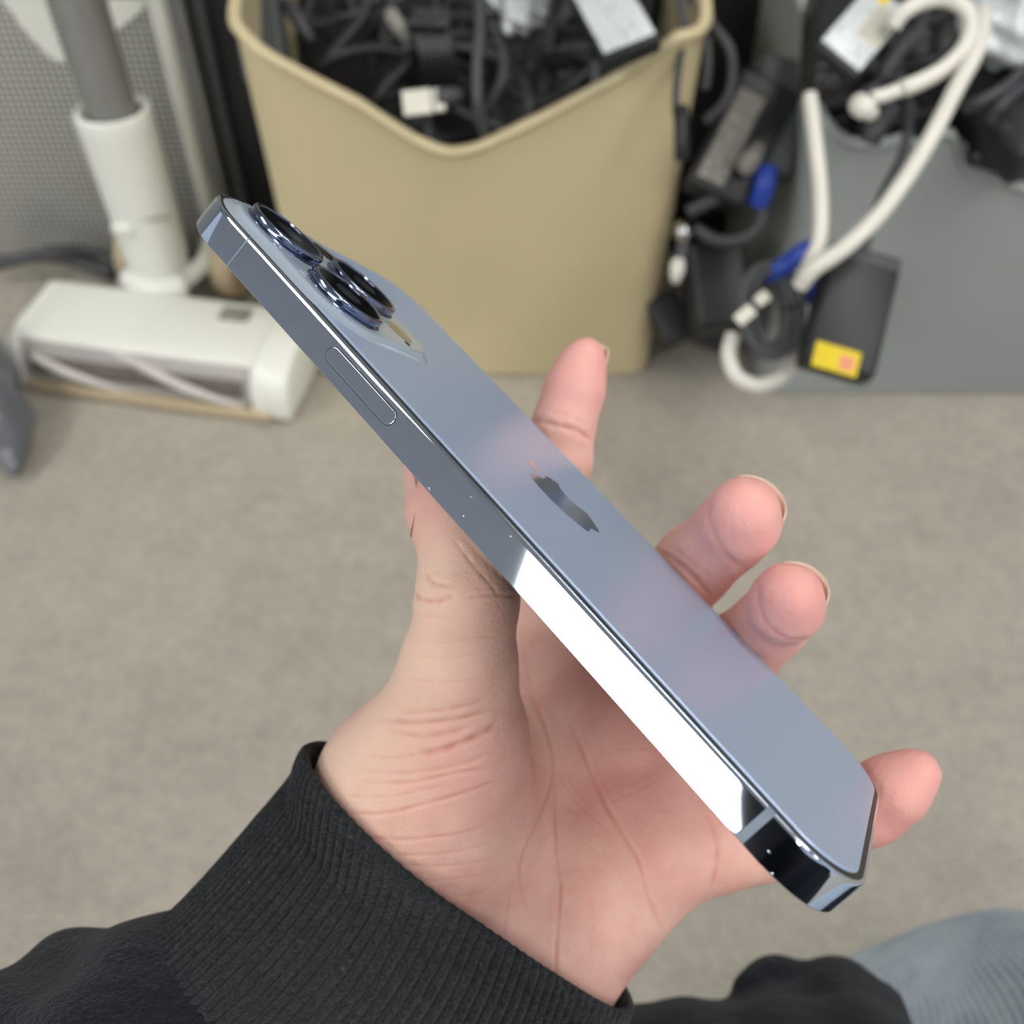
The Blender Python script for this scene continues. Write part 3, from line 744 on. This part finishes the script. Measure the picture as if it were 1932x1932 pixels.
def sheet(name, pts, y, th_, m, parent):
    bm = bmesh.new(); a = [bm.verts.new((x, y, z)) for x, z in pts]; b = [bm.verts.new((x, y+th_, z)) for x, z in pts]; n = len(pts)
    for i in range(n): bm.faces.new((a[i], a[(i+1) % n], b[(i+1) % n], b[i]))
    bm.faces.new(a); bm.faces.new(b[::-1]); return bm_obj(name, bm, m, parent, False)
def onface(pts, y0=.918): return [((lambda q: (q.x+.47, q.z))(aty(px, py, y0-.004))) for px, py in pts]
sheet('white_sheet', onface([(5, 0), (85, 0), (125, 118), (95, 110), (45, 55)]), -.0665, .0015, 'white_plastic', tw)  # white patches standing in for ceiling light reflected on the metal
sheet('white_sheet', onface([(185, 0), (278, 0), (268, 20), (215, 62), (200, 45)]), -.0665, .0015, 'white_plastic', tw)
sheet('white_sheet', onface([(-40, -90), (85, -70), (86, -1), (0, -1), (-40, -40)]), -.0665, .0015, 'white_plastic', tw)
# dark case in the gap
dk = empty('black_case', (-.248, 1.0, 0)); tag(dk, 'black upright case in the gap beside the beige bin', 'case')
box('casing', (.070, .14, .50), 'black_plastic', dk, Matrix.Translation((0, 0, .25)), .006)
box('side_rail', (.010, .012, .40), 'dark_grey_plastic', dk, Matrix.Translation((-.028, -.074, .20)), .003)
box('latch', (.012, .008, .016), 'gold_metal', dk, Matrix.Translation((.012, -.073, .17)), .002)
# things on the floor behind the vacuum
for i, (px, py, sx) in enumerate(((70, 490, .05), (115, 478, .04))):
    e = tube('power_cord', [atz(px-90, py+14, .02), atz(px, py-6, .03), atz(px+80, py+6, .015), atz(px+140, py+30, .01)], .006, 'grey_rubber')
    tag(e, 'dark cord lying on the floor behind the white vacuum head, ' + ('nearer of two' if i == 0 else 'farther of two'), 'cord')
# plastic bag at the left edge
def blobw(name, chains, k, pad, h, m, warp=None, lv=1):
    cs = [[(np.array(a, float), r) for a, r in c] for c in chains]
    allp = np.array([a for c in cs for a, r in c]); rm = max(r for c in cs for a, r in c)+pad
    def fn(P):
        d = None
        for c in cs:
            e = chain_d(P, c, k); d = e if d is None else smin(d, e, k)
        return d+warp(P) if warp else d
    V, f = surface_nets(fn, allp.min(0)-rm, allp.max(0)+rm, h); me = subdivided(mesh_np(name, V, f), lv) if lv else mesh_np(name, V, f)
    return link(name, me, m)
p1 = atz(-60, 700, .05); p2 = atz(-8, 800, .03); p3 = atz(24, 880, .012)
bag = blobw('plastic_bag', [[(atz(-120, 600, .09), .03), (p1, .035), (p2, .028), (p3, .010)]], .01, .01, .004, 'bag_plastic', lambda P: .002*np.sin(P[:, 0]*160+P[:, 2]*120)+.0015*np.sin(P[:, 1]*190))
tag(bag, 'crumpled grey plastic bag on the floor at the left edge', 'bag')

# ================================================================== BINS
def bin_mesh(name, path, rim, base_in, m, th_=.004, lip=.006, closed=True, nz=14, dent=lambda x, y: 0.):
    """path: outer plan polygon (x,y) ; rim(i): height at the vertex ; base_in: inset of the base"""
    n = len(path); c = np.mean(path, axis=0); P = np.array(path)
    nx = np.roll(P, -1, 0)-np.roll(P, 1, 0); nrm = np.stack([nx[:, 1], -nx[:, 0]], 1); nrm /= np.linalg.norm(nrm, axis=1)[:, None]
    rings = []
    for q in range(nz+1):
        t = q/nz; ring = []
        for i in range(n):
            h = rim[i]; z = .002+(h-.002)*t; o = -base_in*(1-z/.3)-dent(P[i, 0], P[i, 1])*math.sin(t*pi)**1.2
            ring.append((P[i, 0]+nrm[i, 0]*o, P[i, 1]+nrm[i, 1]*o, z))
        rings.append(ring)
    for dz, o in ((.001, lip*.45), (.003, lip*.8), (.006, lip*.7), (.0078, lip*.1), (.0078, -th_*.8), (.005, -th_-.001), (0, -th_), (-.01, -th_)):
        rings.append([(P[i, 0]+nrm[i, 0]*o, P[i, 1]+nrm[i, 1]*o, rim[i]+dz) for i in range(n)])
    for q in range(nz, -1, -2):
        t = q/nz; rings.append([(P[i, 0]+nrm[i, 0]*(-th_-base_in*(1-(rim[i]*t)/.3)), P[i, 1]+nrm[i, 1]*(-th_-base_in*(1-(rim[i]*t)/.3)), max(.006, (rim[i]-.02)*t)) for i in range(n)])
    bm = bmesh.new(); vs = [[bm.verts.new(p) for p in r] for r in rings]
    for a, b in zip(vs[:-1], vs[1:]):
        for i in range(n): bm.faces.new((a[i], a[(i+1) % n], b[(i+1) % n], b[i]))
    bm.faces.new(vs[0][::-1]); bm.faces.new(vs[-1]); return bm_obj(name, bm, m, None, True, 60)
def plan(x0, x1, y0, y1, r, n=8, m_=16):
    pts = []
    for (cx, cy, a0), (ex, ey) in zip(((x1-r, y0+r, -90), (x1-r, y1-r, 0), (x0+r, y1-r, 90), (x0+r, y0+r, 180)), ((x1, y1-r), (x0+r, y1), (x0, y0+r), (x1-r, y0))):
        for a in np.linspace(a0, a0+90, n): pts.append((cx+r*cos(radians(a)), cy+r*sin(radians(a))))
        last = pts[-1]
        for t in np.linspace(0, 1, m_+2)[1:-1]: pts.append((last[0]+(ex-last[0])*t, last[1]+(ey-last[1])*t))
    return pts
def rimprof(px_row, y0):  # list of (px,py) on the front face -> (x,z)
    return sorted([((lambda q: (q.x, q.z))(aty(a, b, y0))) for a, b in px_row])
# beige
bp = plan(-.200, .140, .722, 1.08, .030, 8, 28)
pr = rimprof([(452, 82), (520, 122), (600, 165), (680, 205), (740, 245), (790, 276), (830, 293), (860, 297), (895, 291), (950, 265), (1020, 232), (1100, 190), (1180, 148), (1248, 100), (1275, 82)], .722)
xs = [a for a, b in pr]; zs = [b for a, b in pr]
rim = [float(np.interp(x, xs, zs)) if y < .735 else float(np.interp(x, xs, zs))*(1-min(1, (y-.735)/.03))+(.325)*min(1, (y-.735)/.03) for x, y in bp]
P_ = []
for (x, y), h in zip(bp, rim): P_.append((x, y))
b1 = bin_mesh('beige_bin', P_, rim, .010, 'beige_plastic', dent=lambda x, y: (.007*math.exp(-((x+.045)/.03)**2)-.004*math.exp(-((x-.045)/.045)**2)-.003*math.exp(-((x+.14)/.04)**2)) if y < .74 else 0.); tag(b1, 'beige plastic bin with dipped front rim full of black cables', 'bin')
# grey
gp = plan(.222, .68, .700, 1.05, .028, 8, 90)
pr = rimprof([(1545, 232), (1570, 262), (1605, 280), (1650, 284), (1712, 292), (1716, 268), (1765, 262), (1796, 264), (1806, 305), (1816, 330), (1870, 345), (1932, 366), (2000, 385), (2100, 400)], .700)
xs2 = [a for a, b in pr]; zs2 = [b for a, b in pr]
rim2 = []
for x, y in gp:
    h = float(np.interp(x, xs2, zs2)); t = min(1, max(0, (y-.712)/.05)); rim2.append(h*(1-t)+.305*t)
b2 = bin_mesh('grey_bin', gp, rim2, .006, 'grey_plastic'); tag(b2, 'grey plastic bin with sagging rim full of adapters at the right', 'bin')

# heaps (dark mass nobody could count) filling the bins
def heap(name, x0, x1, y0, y1, z, seed, label):
    nx_, ny_ = 40, 40; r_ = np.random.default_rng(seed); v, f = [], []
    ph = r_.uniform(0, 6.28, 8); fr = r_.uniform(18, 70, (8, 2))
    for i in range(nx_):
        for j in range(ny_):
            x = x0+(x1-x0)*i/(nx_-1); y = y0+(y1-y0)*j/(ny_-1)
            v.append((x, y, z+.010*sum(math.sin(fr[q, 0]*x+fr[q, 1]*y+ph[q]) for q in range(8))/3+.55*max(0, y-y0-.045)))
    for i in range(nx_-1):
        for j in range(ny_-1): a = i*ny_+j; f.append((a, a+ny_, a+ny_+1, a+1))
    o = pyd(name, v, f, 'black_plastic'); tag(o, label, 'cables', None, 'stuff'); return o
heap('cable_heap', -.190, .128, .734, 1.06, .155, 1, 'dark tangle of cables filling the bottom of the beige bin')
heap('cable_heap', .236, .66, .712, 1.03, .160, 2, 'dark tangle of cables filling the bottom of the grey bin')

# ---- generic pieces
def plugged_cable(name, pts, r, m, label, cat='cable', group=None, end=None, n=8):
    P = [Vector(p) for p in pts]
    o = tube(name, [tuple(p) for p in P], r, m, None, 8, n); tag(o, label, cat, group); return o
def adapter(px, py, d, size, xd, yd, label, m='black_plastic', lab=None, group=None, name='power_adapter', extra=None, world_mtx=None):
    M = world_mtx or orient(W(px, py, d), xd, yd)
    e = empty(name, M); tag(e, label, 'power adapter', group)
    box('casing', size, m, e, Matrix(), min(size)*.16, 3)
    box('seam', (size[0]*1.002, size[1]*1.002, .0012), 'black_gasket', e, Matrix(), .0)
    if lab:
        mm, sx, sy, ox, oy = lab
        box('label_sticker', (sx, sy, .0008), mm, e, Matrix.Translation((ox, oy, size[2]/2+.0002)), .0002)
    return e
right = Vector((1, 0, 0)); up3 = Vector((0, 0, 1)); tow_cam = Vector((0, -.7, .7))
def imgdir(px0, py0, px1, py1, d0, d1=None): return W(px1, py1, d1 or d0)-W(px0, py0, d0)

# beige bin contents
G1 = 'black cables tangled in the beige bin'
adapter(1128, -12, .70, (.042, .125, .014), imgdir(1100, 40, 1195, 2, .70), imgdir(1165, 70, 1085, -80, .70, .73), 'black power adapter with pale printed label leaning over the beige bin corner', lab=('silver_label', .037, .104, 0, -.006))
adapter(492, 40, .80, (.036, .10, .03), imgdir(455, 60, 530, 50, .80), imgdir(500, 90, 470, -40, .80), 'dark grey blank adapter box at the left inside the beige bin', 'dark_grey_plastic')
def pcable(pp, r, m, label, group=None, cat='cable', name='cable'):
    return plugged_cable(name, [W(*q) for q in pp], r, m, label, cat, group)
pcable([(905, -60, .74), (905, 60, .73), (900, 130, .73), (902, 200, .735), (914, 250, .765), (922, 290, .815)], .0042, 'grey_rubber', 'straight dark grey cable running down the middle of the beige bin', None)
pcable([(700, -50, .80), (690, 20, .80), (655, 70, .80), (618, 115, .80), (600, 160, .81), (590, 210, .83)], .0042, 'black_rubber', 'black cable curving down the left half of the beige bin')
pcable([(600, 128, .80), (660, 98, .79), (730, 92, .79), (775, 110, .79), (740, 150, .79), (705, 200, .80), (690, 240, .83)], .0042, 'black_rubber', 'black cable arching over the heap left of the white tag')
pcable([(760, 90, .78), (860, 88, .79), (950, 110, .79), (985, 150, .78), (1000, 200, .77), (998, 260, .79)], .0042, 'grey_rubber', 'dark cable arching down to the front rim right of the straight cable')
pcable([(930, 40, .77), (950, 100, .77), (948, 150, .77), (930, 190, .78), (900, 240, .80)], .0040, 'grey_rubber', 'dark cable looping behind the straight cable')
pcable([(850, 195, .77), (880, 215, .77), (930, 235, .77), (975, 262, .78), (1010, 300, .82)], .0038, 'black_rubber', 'black cable slanting out from the white tag to the rim')
pcable([(808, 230, .78), (808, 260, .78), (800, 300, .82)], .0040, 'grey_rubber', 'short dark cable below the white tag')
pcable([(1122, 120, .76), (1122, 160, .76), (1110, 230, .78)], .0038, 'grey_rubber', 'short dark cable under the labelled adapter')
# coiled bundle with tie
for q in range(6):
    xx = 790+q*11
    e = pcable([(xx-4, 20, .78), (xx, 50, .765), (xx+4, 95, .765), (xx+12, 125, .78), (xx+22, 160, .81)], .0026, 'grey_rubber', 'dark strand of the bundled cord hanging in the middle of the beige bin', 'strands of the bundled cord in the beige bin')
ct = empty('cord_tie', orient(W(808, 46, .757), imgdir(780, 46, 850, 50, .76), imgdir(800, 60, 800, 20, .76))); tag(ct, 'black strap around the bundled cord in the beige bin', 'strap'); box('band', (.030, .008, .012), 'black_rubber', ct, Matrix(), .002)
# white paper tag
wt = empty('cable_tag', orient(W(797, 192, .757), imgdir(755, 197, 835, 188, .757), imgdir(800, 212, 792, 170, .757))); tag(wt, 'small white tag folded round a cable in the beige bin', 'tag')
box('tag_sheet', (.022, .019, .0035), 'tag_paper', wt, Matrix.Translation((-.004, 0, 0)), .001)
box('tag_fold', (.009, .017, .0045), 'tag_paper', wt, Matrix.Translation((.0125, 0, -.0005)), .001)
lathe('plug_end', [(0, -.010), (.006, -.009), (.0065, .004), (.004, .010), (0, .010)], 'grey_rubber', wt, 16, Matrix.Translation((.021, .002, 0)) @ Matrix.Rotation(pi/2, 4, 'Y'))
def plug(px, py, d, dx, dy, L_, r, m, label, name='cable_plug'):
    o = tube(name, [W(px-dx, py-dy, d), W(px-dx*.5, py-dy*.5, d-.004), W(px+dx*.5, py+dy*.5, d-.004), W(px+dx, py+dy, d)], lambda t: r*(1.0 if t < .6 else .75), m, None, 12, 4)
    tag(o, label, 'plug'); return o
plug(752, 50, .78, 14, 22, .02, .0062, 'tag_grey', 'grey plug tip pointing up beside the bundled cord')
plug(778, 272, .81, 14, 8, .02, .0060, 'tag_grey', 'grey plug resting just behind the beige bin rim')
plug(565, 42, .80, 22, 34, .02, .0058, 'grey_rubber', 'dark plug with metal ring at the left of the beige bin')
# crumpled clear bag
cb = blobw('plastic_bag', [[(W(965, -10, .78), .018), (W(990, 20, .76), .014), (W(962, 45, .755), .007)], [(W(1000, -20, .77), .02), (W(1005, 25, .765), .008)]], .004, .01, .002, 'silver_label', lambda P: .002*np.sin(P[:, 0]*420)+.0018*np.sin(P[:, 2]*520+P[:, 0]*300))
tag(cb, 'crumpled clear bag at the back of the beige bin', 'bag')
for i in range(34):
    x = rnd.uniform(-.17, .11); y = rnd.uniform(.76, .93); z = .185+.55*max(0, y-.775)
    a = rnd.uniform(0, 6.28); R1 = rnd.uniform(.025, .055); pts = []
    for t in range(7):
        an = a+t*rnd.uniform(.5, .9); pts.append((min(.118, max(-.178, x+R1*cos(an)+t*.004)), min(1.03, max(.748, y+R1*sin(an))), z+.012*sin(t*1.3+a)))
    plugged_cable('cable', pts, rnd.choice([.0025, .0032, .004]), rnd.choice(['black_rubber', 'black_rubber', 'grey_rubber']), 'black cable lying deep in the tangle of the beige bin', 'cable', 'cables deep in the beige bin')

# grey bin contents
adapter(1562, 75, .690, (.029, .085, .036), imgdir(1530, 120, 1600, 132, .70), imgdir(1552, 170, 1545, 20, .69, .72), 'black power adapter with three round sockets hanging over the grey bin corner')
ad = adapter(1618, 70, .672, (.036, .078, .020), imgdir(1585, 58, 1650, 112, .68), imgdir(1612, 150, 1622, 0, .68, .70), 'black adapter with silver and white label above the grey bin', lab=('silver_label', .032, .068, 0, 0))
box('barcode_sticker', (.018, .036, .0010), 'tag_paper', ad, Matrix.Translation((.006, .006, .0106)), .0002)
for q in range(6): box('barcode_bar', (.0009+.0005*(q % 2), .032, .0011), 'tag_grey', ad, Matrix.Translation((-.001+.0027*q, .006, .01075)), .0)
box('yellow_sticker', (.009, .010, .0011), 'yellow_paper', ad, Matrix.Translation((-.004, .029, .0107)), .0002)
for i, (px, py) in enumerate(((1551, 132), (1549, 154), (1571, 154), (1528, 8), (1519, 24))):  # rings standing in for blurred highlights on the adapter
    o = lathe('socket_ring', [(.0026, 0), (.0030, .0005), (.0035, 0)], 'ring_metal', None, 24, orient(W(px, py, .655), (1, 0, 0), (0, .3, 1)))
    o.name = 'metal_ring'; tag(o, ['small metal ring on the black adapter, top of the lower three', 'small metal ring on the black adapter, lower left of three', 'small metal ring on the black adapter, lower right of three', 'small metal ring near the frame top, upper of two', 'small metal ring near the frame top, lower of two'][i], 'ring')
lab = blobw('plastic_bag', [[(W(1855, 40, .72), .018), (W(1900, 55, .715), .024), (W(1990, 60, .72), .025)], [(W(1880, 80, .71), .012), (W(1960, 90, .71), .016)]], .006, .01, .0025, 'silver_label', lambda P: .002*np.sin(P[:, 0]*300)+.002*np.sin(P[:, 2]*330+P[:, 0]*100))
tag(lab, 'shiny silver plastic bag at the upper right of the grey bin', 'bag')
adapter(1895, 225, .735, (.050, .090, .034), imgdir(1830, 240, 1930, 190, .70), imgdir(1900, 320, 1860, 180, .70, .73), 'black rounded adapter at the right edge of the grey bin')
for i, (px, py) in enumerate(((1885, 232), (1900, 246), (1925, 282))):  # more out-of-focus highlights modelled as small rings
    o = lathe('metal_ring', [(.0026, 0), (.0030, .0005), (.0035, 0)], 'ring_metal', None, 24, orient(W(px, py, .708), (1, 0, 0), (0, .3, 1)))
    tag(o, ['upper', 'middle', 'lower'][i]+' small metal ring on the adapter at the right edge', 'ring')
WC = 'white_cable'
pcable([(1684, 50, .655), (1706, 22, .65), (1740, 4, .65), (1785, -2, .65), (1822, 18, .65), (1832, 50, .65), (1818, 92, .65), (1780, 130, .65), (1735, 155, .65), (1702, 168, .65)], .0055, WC, 'thick white cable hooked over the black tangle in the grey bin', name='white_cable')
pcable([(1696, 170, .652), (1668, 180, .65), (1645, 185, .65)], .0048, WC, 'short white plug sleeve at the end of the hooked cable', cat='plug', name='white_plug')
plug(1632, 205, .65, 10, 8, .02, .0075, 'white_cable', 'white angled plug head near the silver label', 'white_plug')
pcable([(1855, 22, .66), (1852, 70, .65), (1835, 112, .645), (1808, 160, .64), (1780, 215, .635), (1745, 280, .63), (1700, 350, .63), (1650, 415, .63), (1590, 470, .63), (1535, 508, .635), (1508, 540, .645)], .0055, WC, 'long white cable slanting down the front of the grey bin', name='white_cable')
pcable([(1528, 180, .66), (1536, 250, .65), (1545, 330, .645), (1549, 400, .64), (1545, 455, .64), (1530, 490, .645), (1512, 530, .66)], .0050, WC, 'white cable hanging straight down the left of the grey bin', name='white_cable')
pcable([(1385, 630, .70), (1375, 670, .70), (1390, 710, .70), (1430, 727, .70), (1472, 712, .70), (1498, 680, .70), (1505, 640, .705)], .0058, WC, 'white cable loop touching the floor between the bins', name='white_cable')
# hanging brick with yellow sticker
ad2 = adapter(1598, 602, .665, (.048, .078, .024), imgdir(1528, 620, 1650, 655, .665), imgdir(1560, 700, 1640, 520, .665, .675), 'matte black adapter with yellow sticker hanging on the grey bin')
box('top_cap', (.047, .012, .025), 'dark_grey_plastic', ad2, Matrix.Translation((0, .040, -.0005)), .003)
box('yellow_sticker', (.030, .017, .0016), 'yellow_paper', ad2, Matrix.Translation((-.004, -.0335, .0122)), .0004)
box('pink_print', (.010, .010, .0018), 'pink_print', ad2, Matrix.Translation((.003, -.0345, .0123)), .0003)
# grey coil bundle
rnc = random.Random(3)
cbn = empty('cord_bundle', orient(W(1450, 590, .69), imgdir(1400, 600, 1500, 590, .69), imgdir(1440, 680, 1465, 500, .69))); tag(cbn, 'dark grey coiled cord bundle hanging beside the sticker adapter', 'cord')
for q in range(9):
    rx = .009+.0016*q; ry = .023+.0012*q; pts = [(rx*cos(t)+rnc.uniform(-.001, .001), ry*sin(t)+rnc.uniform(-.001, .001), (q % 3)*.004+.002*sin(t)) for t in np.linspace(0, 6.28, 12)]
    tube('coil_turn', pts, .0022, 'grey_rubber' if q % 2 else 'dark_grey_plastic', cbn, 6, 4)
tg = empty('cable_tag', orient(W(1425, 578, .672), imgdir(1395, 605, 1450, 558, .67), imgdir(1420, 590, 1405, 560, .67))); tag(tg, 'grey paper tag tied on the coiled cord bundle', 'tag')
box('tag_sheet', (.014, .009, .002), 'tag_paper', tg, Matrix.Translation((-.009, 0, 0)), .0008); box('tag_sheet', (.010, .008, .002), 'tag_paper', tg, Matrix.Translation((.007, .001, 0)), .0008)
pcable([(1450, 520, .69), (1475, 505, .68), (1510, 480, .68), (1530, 470, .69)], .0070, 'blue_plastic', 'blue cable wrapped at the top of the coiled bundle')
pcable([(1532, 500, .69), (1545, 530, .69), (1520, 560, .70)], .0090, 'blue_plastic', 'blue plug behind the long white cable', cat='plug', name='blue_plug')
pcable([(1715, 180, .70), (1712, 250, .672), (1700, 300, .668), (1660, 380, .664), (1630, 470, .662), (1620, 510, .66)], .0036, 'grey_rubber', 'dark cable running over the grey rim to the sticker adapter')
pcable([(1680, 210, .69), (1655, 240, .68), (1640, 270, .685)], .0070, 'grey_rubber', 'thick dark plug lying on the grey bin rim', cat='plug', name='black_plug')
pcable([(1932, 130, .70), (1895, 165, .69), (1850, 190, .69), (1820, 205, .70)], .0040, 'grey_rubber', 'upper dark cable crossing at the right edge of the grey bin')
pcable([(1932, 160, .70), (1890, 195, .69), (1865, 225, .70)], .0040, 'grey_rubber', 'lower dark cable crossing at the right edge of the grey bin')
pcable([(1690, 120, .70), (1665, 140, .69), (1700, 90, .69), (1740, 60, .70)], .0060, 'grey_rubber', 'dark plug cable inside the loop of the hooked white cable')
for i in range(34):
    x = rnd.uniform(.26, .50); y = rnd.uniform(.73, .90); z = .195+.55*max(0, y-.755)
    a = rnd.uniform(0, 6.28); R1 = rnd.uniform(.02, .05); pts = []
    for t in range(7):
        an = a+t*rnd.uniform(.5, .9); pts.append((max(.25, x+R1*cos(an)+t*.004), min(1.0, max(.722, y+R1*sin(an))), z+.014*sin(t*1.3+a)))
    plugged_cable('cable', pts, rnd.choice([.0028, .0035, .005]), rnd.choice(['black_rubber', 'grey_rubber', 'grey_rubber']), 'dark cable lying in the tangle of the grey bin', 'cable', 'cables deep in the grey bin')

# between the bins
box_ = adapter(1350, 545, .86, (.050, .075, .05), imgdir(1300, 560, 1400, 550, .86), imgdir(1345, 620, 1352, 460, .86), 'black square adapter hanging low between the bins')
adapter(1395, 270, .79, (.050, .10, .03), imgdir(1340, 260, 1440, 310, .79), imgdir(1360, 360, 1430, 190, .79), 'black adapter with grey text label hanging between the bins', lab=('tag_grey', .022, .075, -.008, -.005))
adapter(1455, 230, .80, (.040, .09, .04), imgdir(1420, 240, 1480, 250, .80), imgdir(1445, 320, 1460, 140, .80), 'dark bluish adapter wedged against the grey bin side', 'dark_grey_plastic')
plug(1418, 298, .765, 12, -18, .02, .0075, 'tag_grey', 'pale grey plug beside the blue connector')
pcable([(1445, 318, .77), (1442, 350, .77), (1430, 385, .78)], .0085, 'blue_plastic', 'blue connector hanging between the bins', cat='plug', name='blue_plug')
pcable([(1280, -20, .72), (1290, 60, .72), (1280, 130, .715), (1275, 200, .715), (1285, 260, .72)], .0028, 'grey_rubber', 'thin dark cable hanging down the corner of the beige bin')
pcable([(1285, 205, .715), (1286, 240, .712), (1287, 275, .715), (1286, 300, .72)], lambda t: .0058, 'black_plastic', 'black cylindrical cable core hanging at the beige bin corner', cat='cable core', name='cable_core')
pcable([(1315, -40, .76), (1340, 40, .75), (1375, 90, .75), (1382, 140, .755), (1370, 190, .76), (1330, 230, .77)], .0040, 'grey_rubber', 'outer dark cable curving down between the two bins')
pcable([(1295, -20, .76), (1330, 50, .755), (1335, 120, .755), (1330, 170, .76)], .0036, 'grey_rubber', 'inner dark cable curving down between the two bins')
pcable([(1300, 400, .80), (1340, 380, .79), (1380, 355, .78), (1420, 340, .78)], .0055, 'grey_rubber', 'dark cable slanting up under the text label adapter')
pcable([(1310, 430, .80), (1350, 452, .80), (1400, 450, .79), (1432, 425, .785), (1440, 390, .78)], .0050, 'grey_rubber', 'dark cable loop ending at the blue connector')
pcable([(1290, 445, .79), (1286, 480, .79), (1280, 505, .79)], .0050, 'grey_rubber', 'thin grey lead beside the beige bin wall')
plug(1277, 512, .785, -2, 14, .02, .0060, 'white_cable', 'small white plug hanging beside the beige bin wall', 'white_plug')
plug(1288, 440, .79, 0, 9, .02, .0068, 'chrome', 'shiny metal plug hanging beside the beige bin', 'metal_plug')
plug(1318, 578, .86, 9, 3, .02, .0055, 'gold_metal', 'small brass plug tip near the floor between the bins', 'brass_plug')
adapter(1262, 605, .90, (.030, .045, .03), imgdir(1240, 620, 1285, 600, .9), imgdir(1255, 640, 1275, 560, .9), 'small black adapter on the floor against the beige bin')
adapter(1345, 618, .90, (.050, .035, .03), imgdir(1310, 600, 1385, 630, .9), imgdir(1340, 640, 1350, 590, .9), 'low black adapter on the floor between the bins')
db = empty('black_case', (.185, 1.02, 0)); tag(db, 'black case in the dark gap between the beige and grey bins', 'case')
box('casing', (.11, .16, .34), 'black_plastic', db, Matrix.Translation((0, 0, .17)), .006); box('lid', (.112, .162, .02), 'dark_grey_plastic', db, Matrix.Translation((0, 0, .35)), .004)
